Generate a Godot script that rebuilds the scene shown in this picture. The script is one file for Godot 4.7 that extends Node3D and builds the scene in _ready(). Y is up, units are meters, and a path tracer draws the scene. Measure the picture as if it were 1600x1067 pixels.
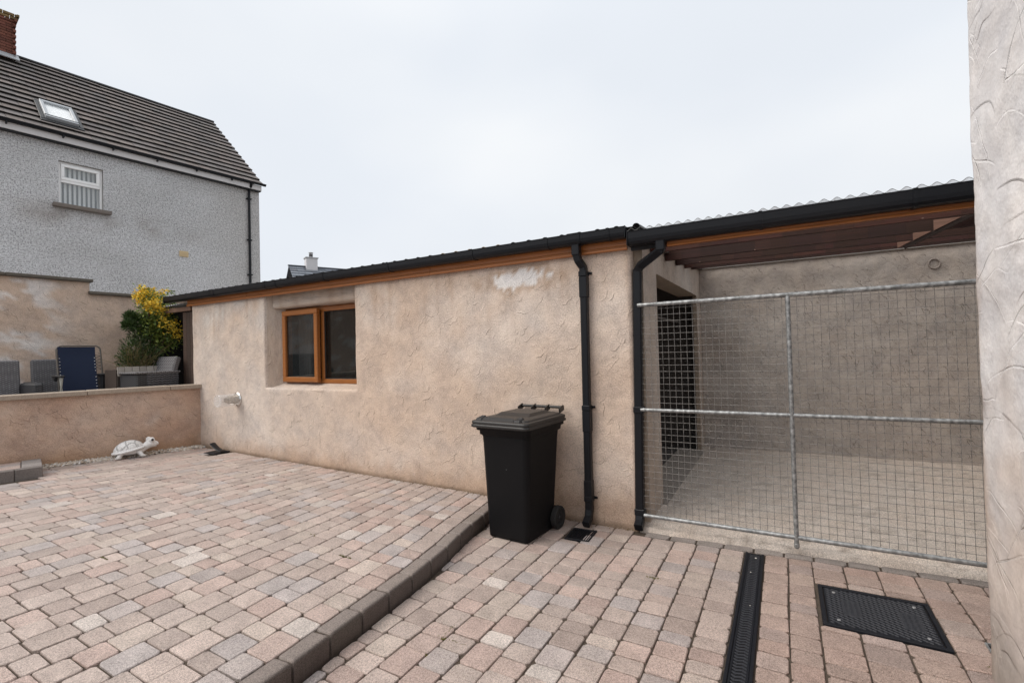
extends Node3D

# ---------------------------------------------------------------- mesh builder
class MB:
	var v := PackedVector3Array()
	var n := PackedVector3Array()
	var c := PackedColorArray()
	var t := PackedVector2Array()
	var ix := PackedInt32Array()
	var col := Color.WHITE
	var xf := Transform3D()
	var us := 1.0

	func put(p: Vector3, nn: Vector3, uv: Vector2) -> int:
		v.append(xf * p)
		n.append((xf.basis * nn).normalized())
		c.append(col)
		t.append(uv)
		return v.size() - 1

	func flat(p: Vector3, nn: Vector3) -> Vector2:
		var a := nn.abs()
		if a.y >= a.x and a.y >= a.z:
			return Vector2(p.x, p.z) * us
		if a.x >= a.z:
			return Vector2(p.z, -p.y) * us
		return Vector2(p.x, -p.y) * us

	func face(i: int, j: int, k: int) -> void:
		var g := (v[j] - v[i]).cross(v[k] - v[i])
		if g.dot(n[i] + n[j] + n[k]) > 0.0:
			ix.append_array(PackedInt32Array([i, k, j]))
		else:
			ix.append_array(PackedInt32Array([i, j, k]))

	func poly(ps: Array, out: Vector3) -> void:
		var nn := Vector3.ZERO
		for k in ps.size():
			nn += (ps[k] as Vector3).cross(ps[(k + 1) % ps.size()])
		nn = nn.normalized()
		if nn.dot(out) < 0.0:
			nn = -nn
		var s := v.size()
		for p in ps:
			put(p, nn, flat(p, nn))
		for k in range(1, ps.size() - 1):
			face(s, s + k, s + k + 1)

	func box(at: Vector3, size: Vector3, b := 0.0, turn := Basis()) -> void:
		var h := size * 0.5
		var g := func(s: Vector3, ax: int) -> Vector3:
			var p := Vector3(s.x * (h.x - b), s.y * (h.y - b), s.z * (h.z - b))
			p[ax] = s[ax] * h[ax]
			return at + turn * p
		for ax in 3:
			var e := (ax + 1) % 3
			var f := (ax + 2) % 3
			for s in [-1.0, 1.0]:
				var q := []
				for w in [[-1, -1], [1, -1], [1, 1], [-1, 1]]:
					var sv := Vector3.ZERO
					sv[ax] = s
					sv[e] = w[0]
					sv[f] = w[1]
					q.append(g.call(sv, ax))
				var o := Vector3.ZERO
				o[ax] = s
				poly(q, turn * o)
		if b <= 0.0:
			return
		for ax in 3:
			var e := (ax + 1) % 3
			var f := (ax + 2) % 3
			for se in [-1.0, 1.0]:
				for sf in [-1.0, 1.0]:
					var s0 := Vector3.ZERO
					s0[e] = se
					s0[f] = sf
					var s1 := s0
					s0[ax] = -1.0
					s1[ax] = 1.0
					poly([g.call(s0, e), g.call(s1, e), g.call(s1, f), g.call(s0, f)], turn * Vector3(s0 + s1))
		for sx in [-1.0, 1.0]:
			for sy in [-1.0, 1.0]:
				for sz in [-1.0, 1.0]:
					var s := Vector3(sx, sy, sz)
					poly([g.call(s, 0), g.call(s, 1), g.call(s, 2)], turn * s)

	func tube(path: Array, r: float, sides := 8, caps := true, r2 := -1.0) -> void:
		var prev := Vector3.ZERO
		var rings := []
		for k in path.size():
			var d := Vector3.ZERO
			if k > 0:
				d += (path[k] - path[k - 1]).normalized()
			if k < path.size() - 1:
				d += (path[k + 1] - path[k]).normalized()
			d = d.normalized()
			var a := prev
			if k == 0:
				a = Vector3.UP if absf(d.y) < 0.9 else Vector3.RIGHT
			a = (a - d * a.dot(d)).normalized()
			prev = a
			var bb := d.cross(a)
			var rr := r if r2 < 0.0 else lerpf(r, r2, float(k) / maxf(1.0, path.size() - 1))
			var row := []
			for s in sides + 1:
				var w := TAU * s / sides
				var nn := a * cos(w) + bb * sin(w)
				row.append(put(path[k] + nn * rr, nn, Vector2(float(s) / sides, k)))
			rings.append(row)
		for k in path.size() - 1:
			for s in sides:
				face(rings[k][s], rings[k + 1][s], rings[k + 1][s + 1])
				face(rings[k][s], rings[k + 1][s + 1], rings[k][s + 1])
		if caps:
			for e in [0, path.size() - 1]:
				var q := []
				var rr := r if r2 < 0.0 or e == 0 else r2
				var d: Vector3 = (path[1] - path[0]).normalized() if e == 0 else (path[-1] - path[-2]).normalized()
				var a := Vector3.UP if absf(d.y) < 0.9 else Vector3.RIGHT
				a = (a - d * a.dot(d)).normalized()
				var bb := d.cross(a)
				for s in sides:
					q.append(path[e] + (a * cos(TAU * s / sides) + bb * sin(TAU * s / sides)) * rr)
				poly(q, -d if e == 0 else d)

	# profile of (radius, height) turned about the y axis of m
	func lathe(prof: Array, sides: int, m := Transform3D()) -> void:
		for k in prof.size() - 1:
			var p: Vector2 = prof[k]
			var q: Vector2 = prof[k + 1]
			var d := q - p
			var nn := Vector2(d.y, -d.x).normalized()
			var s0 := v.size()
			for s in sides + 1:
				var w := TAU * s / sides
				var e := Vector3(cos(w), 0, sin(w))
				var nv := m.basis * (e * nn.x + Vector3.UP * nn.y)
				put(m * (e * p.x + Vector3.UP * p.y), nv, Vector2(float(s) / sides, p.y))
				put(m * (e * q.x + Vector3.UP * q.y), nv, Vector2(float(s) / sides, q.y))
			for s in sides:
				var i := s0 + s * 2
				face(i, i + 1, i + 3)
				face(i, i + 3, i + 2)

	# a section in the plane of a and b drawn out along l
	func extrude(sec: PackedVector2Array, o: Vector3, a: Vector3, b: Vector3, l: Vector3, caps := true) -> void:
		var area := 0.0
		for k in sec.size():
			area += sec[k].cross(sec[(k + 1) % sec.size()])
		for k in sec.size():
			var p := sec[k]
			var q := sec[(k + 1) % sec.size()]
			var d := (q - p) * signf(area)
			var out := a * d.y - b * d.x
			var e := o + a * p.x + b * p.y
			var f := o + a * q.x + b * q.y
			poly([e, f, f + l, e + l], out)
		if caps:
			var tr := Geometry2D.triangulate_polygon(sec)
			for e in 2:
				for k in range(0, tr.size(), 3):
					var q := []
					for j in 3:
						var p := sec[tr[k + j]]
						q.append(o + a * p.x + b * p.y + (l if e else Vector3.ZERO))
					poly(q, l if e else -l)

	# rings of equal length joined by a smooth skin
	func skin(rings: Array, closed := true, lo := false, hi := false) -> void:
		var m: int = rings[0].size()
		var s0 := v.size()
		var cen := Vector3.ZERO
		for r in rings:
			for p in r:
				cen += p
		cen /= float(rings.size() * m)
		var nn := PackedVector3Array()
		nn.resize(rings.size() * m)
		var w := m if closed else m - 1
		for r in rings.size() - 1:
			for k in w:
				var a: Vector3 = rings[r][k]
				var b: Vector3 = rings[r + 1][k]
				var d: Vector3 = rings[r][(k + 1) % m]
				var e: Vector3 = rings[r + 1][(k + 1) % m]
				var g := (e - a).cross(d - b)
				for i in [r * m + k, (r + 1) * m + k, r * m + (k + 1) % m, (r + 1) * m + (k + 1) % m]:
					nn[i] += g
		var turn := 0.0
		for r in rings.size():
			for k in m:
				turn += nn[r * m + k].dot(rings[r][k] - cen)
		for r in rings.size():
			for k in m:
				put(rings[r][k], nn[r * m + k] * signf(turn), Vector2(float(k) / m, r))
		for r in rings.size() - 1:
			for k in w:
				var i := s0 + r * m + k
				var j := s0 + r * m + (k + 1) % m
				face(i, i + m, j + m)
				face(i, j + m, j)
		if lo:
			poly(rings[0], rings[0][0] - rings[1][0])
		if hi:
			poly(rings[-1], rings[-1][0] - rings[-2][0])

	func add(o: MB, m: Transform3D) -> void:
		var s := v.size()
		for k in o.v.size():
			v.append(m * o.v[k])
			n.append((m.basis * o.n[k]).normalized())
		c.append_array(o.c)
		t.append_array(o.t)
		for k in o.ix:
			ix.append(s + k)

	func done() -> ArrayMesh:
		var a := []
		a.resize(Mesh.ARRAY_MAX)
		a[Mesh.ARRAY_VERTEX] = v
		a[Mesh.ARRAY_NORMAL] = n
		a[Mesh.ARRAY_COLOR] = c
		a[Mesh.ARRAY_TEX_UV] = t
		a[Mesh.ARRAY_INDEX] = ix
		var m := ArrayMesh.new()
		m.add_surface_from_arrays(Mesh.PRIMITIVE_TRIANGLES, a)
		return m

# ---------------------------------------------------------------- nodes
var used := {}
var rng := RandomNumberGenerator.new()
var M := {}
var big := FastNoiseLite.new()
var mid := FastNoiseLite.new()

func numbered(parent: Node, called: String) -> String:
	var key := [parent.get_instance_id(), called]
	var k: int = used.get(key, 0)
	used[key] = k + 1
	return called if k == 0 else "%s_%03d" % [called, k]

func part(called: String, what, m: Material, parent: Node3D, at := Transform3D()) -> MeshInstance3D:
	var o := MeshInstance3D.new()
	o.name = numbered(parent, called)
	o.mesh = what.done() if what is MB else what
	o.material_override = m
	o.transform = at
	parent.add_child(o, true)
	return o

func thing(called: String, label: String, category: String, at := Vector3.ZERO, turn := 0.0, group := "") -> Node3D:
	var o := Node3D.new()
	o.name = numbered(self, called)
	add_child(o, true)
	o.position = at
	o.rotation.y = turn
	o.set_meta("label", label)
	o.set_meta("category", category)
	if group:
		o.set_meta("group", group)
	return o

func ground_piece(called: String, label: String, category: String) -> Node3D:
	var o := thing(called, label, category)
	o.set_meta("kind", "structure")
	return o

func stuff(o: Node) -> Node:
	o.set_meta("kind", "stuff")
	return o

func one(called: String, label: String, category: String, what, m: Material, at := Transform3D()) -> MeshInstance3D:
	var o := part(called, what, m, self, at)
	o.set_meta("label", label)
	o.set_meta("category", category)
	return o

# ---------------------------------------------------------------- textures and materials
func lin(r: float, g: float, b: float) -> Color:
	return Color(r, g, b).linear_to_srgb()

func noise_image(size: int, freq: float, octaves: int, sd: int, kind := FastNoiseLite.TYPE_SIMPLEX_SMOOTH) -> Image:
	var f := FastNoiseLite.new()
	f.seed = sd
	f.frequency = freq
	f.noise_type = kind
	f.fractal_octaves = octaves
	if octaves < 2:
		f.fractal_type = FastNoiseLite.FRACTAL_NONE
	f.cellular_return_type = FastNoiseLite.RETURN_DISTANCE
	return f.get_seamless_image(size, size, false, false, 0.15)

func tex(im: Image) -> ImageTexture:
	return ImageTexture.create_from_image(im)

# grey picture from noise bytes: lo..hi
func grey(im: Image, lo: float, hi: float) -> Image:
	var d := im.get_data()
	for k in d.size():
		d[k] = int(255.0 * lerpf(lo, hi, d[k] / 255.0))
	return Image.create_from_data(im.get_width(), im.get_height(), false, Image.FORMAT_L8, d)

# hand trowelled render: [colour, height]; one tile is 2.4 m
func trowelled(sd: int, strokes: int, reach: float, slant: float, dirt_shade_mix := 0.5, grain := 1.0, bold := 0.34) -> Array:
	var S := 1024
	var r := RandomNumberGenerator.new()
	r.seed = sd
	var h := PackedFloat32Array()
	var dirt_shade := PackedFloat32Array()
	h.resize(S * S)
	dirt_shade.resize(S * S)
	for k in strokes:
		var R := r.randf_range(25, 150) * reach
		var ang := slant + r.randfn(0, 0.45)
		var span := minf(r.randf_range(18, 75) * reach / R, 1.9)
		var cx := r.randf() * S
		var cy := r.randf() * S
		var w := r.randf_range(5, 20) * sqrt(reach)
		var amp := r.randf_range(0.1, 0.5) * (1.0 if r.randf() < 0.8 else -0.7)
		var dark := r.randf_range(0.0, 0.5) if r.randf() < 0.6 else 0.0
		var steps := int(span * R / 0.75) + 2
		for i in steps:
			var f := float(i) / steps
			var th := ang + (f - 0.5) * span
			var ct := cos(th)
			var sn := sin(th)
			var taper := sin(f * PI)
			taper = sqrt(taper)
			var wob := 2.0 * sin(f * 9.0 + k)
			var d := -w
			while d < 5.0:
				var px := posmod(int(cx + ct * (R + d + wob)), S)
				var py := posmod(int(cy + sn * (R + d + wob)), S)
				var at := py * S + px
				if d <= 0.0:
					var e := 1.0 + d / w
					h[at] = maxf(h[at], amp * e * e * taper) if amp > 0.0 else minf(h[at], amp * e * taper)
				elif d < 2.2:
					h[at] = minf(h[at], -0.35 * absf(amp) * taper)
					dirt_shade[at] = maxf(dirt_shade[at], dark * taper)  # dirt plus crevice shade, painted along the stroke edge
				d += 0.8
	var a := noise_image(S, 0.006, 3, sd + 1).get_data()
	var z := noise_image(S, 0.009, 2, sd + 4).get_data()
	var b := noise_image(S, 0.13, 3, sd + 2).get_data()
	var e := noise_image(S, 0.025, 3, sd + 3).get_data()
	var out := PackedByteArray()
	out.resize(S * S * 3)
	var hh := PackedFloat32Array()
	hh.resize(S * S)
	for k in S * S:
		var fa := a[k] / 255.0
		var fb := b[k] / 255.0
		var fe := e[k] / 255.0
		var much := smoothstep(0.30, 0.72, z[k] / 255.0) * 1.2 + (0.38 if grain > 0.9 else 0.5)
		hh[k] = 0.5 + bold * h[k] * much + 0.22 * (fa - 0.5) + 0.13 * grain * (fb - 0.5) + 0.15 * (fe - 0.5)
		var g := 0.94 + 0.22 * grain * (fb - 0.5) + 0.08 * (fe - 0.5) + 0.10 * (fa - 0.5) + 0.05 * h[k] * much - dirt_shade_mix * dirt_shade[k] * minf(much, 1.0)
		out[k * 3] = clampi(int(255.0 * (g + 0.01 * (fa - 0.5))), 0, 255)
		out[k * 3 + 1] = clampi(int(255.0 * g), 0, 255)
		out[k * 3 + 2] = clampi(int(255.0 * (g - 0.02 * (fa - 0.5) - 0.02 * dirt_shade[k])), 0, 255)
	return [tex(Image.create_from_data(S, S, false, Image.FORMAT_RGB8, out)), tex(Image.create_from_data(S, S, false, Image.FORMAT_RF, hh.to_byte_array()))]

func mat(c: Color, rough: float, o := {}) -> StandardMaterial3D:
	var m := StandardMaterial3D.new()
	m.albedo_color = c
	m.roughness = rough
	m.vertex_color_use_as_albedo = o.get("vc", false)
	if o.has("map"):
		m.albedo_texture = o.map
	if o.has("h"):
		m.heightmap_enabled = true
		m.heightmap_texture = o.h
		m.heightmap_scale = o.get("hs", 0.5)
	if o.has("tri"):
		m.uv1_triplanar = true
		m.uv1_world_triplanar = o.get("world", true)
		m.uv1_scale = Vector3.ONE * float(o.tri)
	if o.has("s"):
		m.uv1_scale = Vector3(o.s.x, o.s.y, 1)
	m.metallic = o.get("metal", 0.0)
	m.metallic_specular = o.get("spec", 0.5)
	if o.has("alpha"):
		m.transparency = BaseMaterial3D.TRANSPARENCY_ALPHA
		m.albedo_color.a = o.alpha
	if o.has("back"):
		m.backlight_enabled = true
		m.backlight = o.back
	m.cull_mode = BaseMaterial3D.CULL_DISABLED
	return m

func materials() -> void:
	var tr := trowelled(11, 640, 1.0, 0.7)
	var tr2 := trowelled(29, 190, 3.0, 0.1, 0.42, 0.35, 0.5)
	M.render = mat(Color.WHITE, 0.92, {map = tr[0], h = tr[1], hs = 1.4, vc = true, spec = 0.3})
	var tr3 := trowelled(57, 1100, 0.75, 0.9, 0.95)
	M.render_swirl = mat(Color.WHITE, 0.92, {map = tr3[0], h = tr3[1], hs = 1.8, vc = true, spec = 0.3})
	M.render_rough = mat(Color.WHITE, 0.92, {map = tr[0], h = tr[1], hs = 2.8, vc = true, spec = 0.3})
	M.render_big = mat(Color.WHITE, 0.9, {map = tr2[0], h = tr2[1], hs = 2.2, vc = true, spec = 0.3})
	var grain := noise_image(512, 0.22, 2, 5)
	var speck := noise_image(512, 0.35, 1, 8, FastNoiseLite.TYPE_CELLULAR)
	var blot := noise_image(512, 0.012, 4, 6)
	var pits := noise_image(512, 0.11, 1, 14, FastNoiseLite.TYPE_CELLULAR).get_data()
	var mott := noise_image(512, 0.075, 2, 15).get_data()
	var g1 := grain.get_data()
	var g2 := speck.get_data()
	var g3 := blot.get_data()
	var o := PackedByteArray()
	o.resize(512 * 512)
	for k in o.size():
		o[k] = clampi(int(255.0 * (0.855 + 0.55 * (g1[k] / 255.0 - 0.5) + 0.10 * (g3[k] / 255.0 - 0.5) + 0.26 * (mott[k] / 255.0 - 0.5) - (0.22 if pits[k] < 22 else 0.0) + (0.12 if g2[k] > 214 else 0.0))), 0, 255)
	var conc := tex(Image.create_from_data(512, 512, false, Image.FORMAT_L8, o))
	var grain_t := tex(grain)
	M.paver = mat(Color.WHITE, 0.54, {map = conc, h = grain_t, hs = 0.5, tri = 1.4, vc = true, spec = 0.5})
	M.kerb = mat(Color.WHITE, 0.7, {map = conc, h = grain_t, hs = 0.3, tri = 1.7, vc = true, spec = 0.4})
	M.sand = mat(lin(0.12, 0.09, 0.068), 0.95, {map = conc, h = grain_t, hs = 0.4, tri = 2.0})
	M.concrete = mat(Color.WHITE, 0.85, {map = conc, h = grain_t, hs = 0.5, tri = 1.1, vc = true})
	M.stone = mat(Color.WHITE, 0.85, {map = conc, h = grain_t, hs = 0.35, tri = 2.2, vc = true})
	# pebble dash
	var dash := noise_image(512, 0.10, 2, 31, FastNoiseLite.TYPE_CELLULAR)
	var db := dash.get_data()
	var dn := noise_image(512, 0.03, 3, 32).get_data()
	var dd := PackedByteArray()
	dd.resize(512 * 512)
	for k in dd.size():
		var q := db[k] / 255.0
		dd[k] = clampi(int(255.0 * (0.93 - 0.30 * smoothstep(0.30, 0.85, q) + 0.18 * (dn[k] / 255.0 - 0.5))), 0, 255)
	M.dash = mat(Color.WHITE, 0.93, {map = tex(Image.create_from_data(512, 512, false, Image.FORMAT_L8, dd)), h = tex(dash), hs = -0.7, tri = 0.85, world = false, vc = true})
	# timber grain, drawn out along u
	var wd := noise_image(512, 0.02, 4, 41)
	wd.resize(512, 64, Image.INTERPOLATE_CUBIC)
	wd.resize(512, 512, Image.INTERPOLATE_CUBIC)
	var strips := Image.create(512, 512, false, Image.FORMAT_L8)
	var src := noise_image(512, 0.05, 3, 42)
	for y in 512:
		for x in 512:
			strips.set_pixel(x, y, Color.WHITE * (0.62 + 0.36 * src.get_pixel(x / 10, (y * 2) % 512).r))
	var wood := tex(strips)
	M.fascia = mat(lin(0.60, 0.215, 0.058), 0.42, {map = wood, s = Vector2(1.0, 6.0), spec = 0.5})
	M.fascia_shaded = mat(lin(0.26, 0.085, 0.028), 0.5, {map = wood, s = Vector2(1.0, 6.0)})  # fascia colour darkened to paint in the shade under the gutter
	M.frame = mat(lin(0.50, 0.18, 0.042), 0.38, {map = wood, s = Vector2(1.4, 5.0)})
	M.purlin = mat(Color.WHITE, 0.75, {map = wood, s = Vector2(0.6, 5.0), vc = true})
	M.darkwood = mat(Color.WHITE, 0.85, {map = wood, s = Vector2(0.7, 4.0), vc = true})
	# plastics and metals
	var fine := tex(noise_image(256, 0.2, 2, 51))
	M.black = mat(lin(0.010, 0.011, 0.014), 0.36, {spec = 0.33})
	M.black_dull = mat(lin(0.012, 0.012, 0.014), 0.6, {h = fine, hs = 0.05, tri = 6.0})
	M.bin = mat(lin(0.006, 0.006, 0.007), 0.5, {h = fine, hs = 0.05, tri = 7.0, spec = 0.28})
	M.lid = mat(lin(0.02, 0.019, 0.019), 0.4, {h = fine, hs = 0.04, tri = 7.0})
	M.rubber = mat(lin(0.015, 0.015, 0.015), 0.8)
	M.worn = mat(lin(0.04, 0.042, 0.05), 0.45, {spec = 0.4, metal = 0.2})
	M.iron = mat(lin(0.010, 0.011, 0.015), 0.5, {h = fine, hs = 0.06, tri = 8.0, spec = 0.3})
	M.bolt = mat(lin(0.55, 0.55, 0.56), 0.4, {metal = 0.8})
	var galv_t := tex(grey(noise_image(256, 0.03, 4, 52), 0.45, 1.0))
	M.galv = mat(lin(0.60, 0.62, 0.63), 0.42, {map = galv_t, tri = 3.0, metal = 0.55})
	M.wire = mat(lin(0.47, 0.45, 0.43), 0.5, {map = galv_t, tri = 5.0, metal = 0.35})
	M.chrome = mat(lin(0.7, 0.69, 0.67), 0.18, {metal = 1.0})
	M.brass = mat(lin(0.38, 0.33, 0.26), 0.3, {metal = 1.0})
	M.glass = mat(Color(0.9, 0.93, 0.93), 0.02, {alpha = 0.10})
	M.jar = mat(Color(0.95, 0.95, 0.95), 0.04, {alpha = 0.2})
	M.pane_dark = mat(Color(0.10, 0.12, 0.12), 0.02, {alpha = 0.45})
	M.clear_sheet = mat(Color(0.9, 0.92, 0.92), 0.06, {alpha = 0.08})
	M.roof_black = mat(lin(0.02, 0.021, 0.023), 0.45)
	M.roof_cream = mat(lin(0.6, 0.5, 0.36), 0.5, {back = Color(0.5, 0.45, 0.35)})
	M.white = mat(lin(0.88, 0.88, 0.88), 0.35)
	M.white_wood = mat(lin(0.62, 0.6, 0.6), 0.6)
	M.blind = mat(lin(0.80, 0.82, 0.84), 0.7, {back = Color(0.3, 0.3, 0.3)})
	M.room = mat(lin(0.16, 0.19, 0.24), 0.9)
	M.inside = mat(lin(0.10, 0.09, 0.085), 0.9)
	M.curtain = mat(lin(0.45, 0.45, 0.44), 0.9)
	M.tile = mat(Color.WHITE, 0.8, {map = conc, h = grain_t, hs = 0.6, tri = 0.9, world = false, vc = true})
	M.slate = mat(Color.WHITE, 0.45, {vc = true})
	M.brick = mat(Color.WHITE, 0.9, {map = conc, tri = 3.0, vc = true})
	M.lead = mat(lin(0.42, 0.44, 0.46), 0.5, {metal = 0.3})
	M.vc = mat(Color.WHITE, 0.85, {vc = true})
	M.leaf = mat(Color.WHITE, 0.55, {vc = true, back = Color(0.25, 0.3, 0.1)})
	M.petal = mat(Color.WHITE, 0.6, {vc = true, back = Color(0.35, 0.3, 0.1)})
	M.sling = mat(lin(0.006, 0.016, 0.05), 0.75, {h = fine, hs = 0.05, tri = 12.0})
	# wicker: strands over and under
	var wk := Image.create(128, 128, false, Image.FORMAT_L8)
	for y in 128:
		for x in 128:
			var over := ((x / 32) + (y / 16)) % 2
			var hx := sin(PI * fposmod(x, 32.0) / 32.0)
			var hy := sin(PI * fposmod(y, 16.0) / 16.0)
			wk.set_pixel(x, y, Color.WHITE * (0.25 + 0.7 * hy * (0.35 + 0.65 * hx if over else 0.75 - 0.5 * hx)))
	M.wicker = mat(lin(0.52, 0.50, 0.52), 0.7, {map = tex(wk), h = tex(wk), hs = 0.5, tri = 8.0, world = false})
	M.wicker_dark = mat(lin(0.13, 0.13, 0.145), 0.6, {map = tex(wk), h = tex(wk), hs = 0.5, tri = 8.0, world = false})
	M.ornament = mat(Color.WHITE, 0.8, {h = grain_t, hs = 0.3, tri = 5.0, vc = true})
	M.ground = mat(lin(0.16, 0.14, 0.11), 0.95, {map = conc, tri = 0.3})

# ---------------------------------------------------------------- places
func up_y(x: float, z: float) -> float:  # the upper paving falls gently towards the kerb
	return 0.087 - 0.017 * x + 0.008 * z

var kz := [-0.1, 0.476, 0.73, 0.965, 1.246, 1.485, 1.73, 1.95, 2.19, 2.44, 2.62, 3.2, 4.2, 5.4]
var kx := [-1.36, -1.262, -1.225, -1.18, -1.112, -1.075, -1.036, -1.015, -0.992, -0.968, -0.945, -0.90, -0.87, -0.85]
func kerb_x(z: float) -> float:
	for k in kz.size() - 1:
		if z <= kz[k + 1]:
			return lerpf(kx[k], kx[k + 1], (z - kz[k]) / (kz[k + 1] - kz[k]))
	return kx[-1]

func low_x(z: float) -> float:  # face of the low wall
	return -6.96 - 0.258 * z

var eye := Vector3(1.169, 1.6, 4.166)
var seen_by := Basis()
func seen(p: Vector3, m := 1.1) -> bool:
	var q := seen_by.transposed() * (p - eye)
	return q.z < -0.2 and absf(q.x / q.z) < 1.0715 * m and absf(q.y / q.z) < 0.7146 * m

# ---------------------------------------------------------------- walls with a hand finished face
func cuts(a: float, b: float, step: float, extra := []) -> Array:
	var r := []
	var k := int(ceil((b - a) / step))
	for i in k + 1:
		r.append(lerpf(a, b, float(i) / k))
	for e in extra:
		if e > a + 0.0005 and e < b - 0.0005:
			r.append(e)
	r.sort()
	var out := [r[0]]
	for i in range(1, r.size()):
		if r[i] - out[-1] > 0.002:
			out.append(r[i])
		elif r[i] in extra:
			out[-1] = r[i]
	return out

func face_grid(mb: MB, xs: Array, ys: Array, pos: Callable, tint: Callable, skip: Callable, out: Vector3, uvs := 1.0 / 2.4, uvo := Vector2.ZERO, spin := false) -> void:
	var nx := xs.size()
	var ny := ys.size()
	var ps := PackedVector3Array()
	var ns := PackedVector3Array()
	ps.resize(nx * ny)
	ns.resize(nx * ny)
	for j in ny:
		for i in nx:
			ps[j * nx + i] = pos.call(xs[i], ys[j])
	for j in ny - 1:
		for i in nx - 1:
			var a := j * nx + i
			var g := (ps[a + nx + 1] - ps[a]).cross(ps[a + nx] - ps[a + 1])
			if g.dot(out) < 0.0:
				g = -g
			for q in [a, a + 1, a + nx, a + nx + 1]:
				ns[q] += g
	var s := mb.v.size()
	for j in ny:
		for i in nx:
			mb.col = tint.call(ps[j * nx + i], xs[i], ys[j])
			var uv := Vector2(xs[i], -ys[j]) * uvs + uvo
			if spin:
				uv = Vector2(-uv.y, uv.x)
			mb.put(ps[j * nx + i], ns[j * nx + i], uv)
	for j in ny - 1:
		for i in nx - 1:
			if skip.call((xs[i] + xs[i + 1]) * 0.5, (ys[j] + ys[j + 1]) * 0.5):
				continue
			var a := s + j * nx + i
			mb.face(a, a + 1, a + nx + 1)
			mb.face(a, a + nx + 1, a + nx)
	mb.col = Color.WHITE

func never(_x: float, _y: float) -> bool:
	return false

func blend(a: Color, b: Color, f: float) -> Color:
	return a.lerp(b, clampf(f, 0.0, 1.0))

func round_off(d: float, r: float) -> float:  # how far an edge rounded by r has fallen back at d from it
	if d >= r:
		return 0.0
	return r - sqrt(maxf(0.0, r * r - (r - d) * (r - d)))

var tan_c := Color(0.63, 0.50, 0.41)
var pale_c := Color(0.72, 0.63, 0.565)
var damp_c := Color(0.54, 0.385, 0.285)
var grey_c := Color(0.50, 0.44, 0.40)

func main_tint(p: Vector3, _x: float, _y: float) -> Color:
	var a := big.get_noise_3d(p.x * 1.0, p.y * 1.3, p.z)
	var b := mid.get_noise_3d(p.x, p.y, p.z + 7.0)
	var e := mid.get_noise_3d(p.x * 4.0, p.y * 3.0, p.z + 31.0)
	var c := blend(tan_c, pale_c, 0.32 + 1.0 * a + 0.35 * b)
	# lime bloom under the eaves towards the left end
	c = blend(c, Color(0.66, 0.60, 0.55), smoothstep(-3.0, -4.6, p.x) * 0.35 + smoothstep(1.7, 2.35, p.y) * (0.3 + 0.9 * b) * smoothstep(-2.2, -3.2, p.x))
	# damp foot and splashes
	c = blend(c, damp_c, smoothstep(0.55 + 0.5 * b, 0.12, p.y) * 0.55)
	c = blend(c, Color(0.33, 0.21, 0.13), smoothstep(0.30 + 0.25 * e, 0.1, p.y - up_y(p.x, 0) * 0.6) * 0.35)
	var st := mid.get_noise_2d(p.x * 5.0, p.y * 0.35 + 40.0)
	c = blend(c, Color(0.45, 0.33, 0.25), smoothstep(0.05, 0.5, st) * smoothstep(1.5, 2.45, p.y) * 0.45)
	var foot := p.y - (up_y(p.x, 0.0) if p.x < -1.45 else 0.0)
	c = blend(c, Color(0.20, 0.14, 0.095), smoothstep(0.055 + 0.05 * e, 0.0, foot) * 0.75)  # narrow dark foot line: dirt and contact shade painted in
	# one white patch of salts high on the wall, ringed by damp
	var q := Vector2((p.x + 1.12) / 0.31, (p.y - 2.30) / 0.095)
	var r := q.length() + 0.9 * e + 0.35 * b
	c = blend(c, Color(0.42, 0.29, 0.20), smoothstep(1.9, 1.1, r) * 0.5)
	c = blend(c, Color(0.86, 0.85, 0.85), smoothstep(1.05, 0.85, r + 0.6 * mid.get_noise_3d(p.x * 14.0, p.y * 14.0, 3.0)) * 0.9)
	return c * (1.0 + 0.05 * e)

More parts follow.
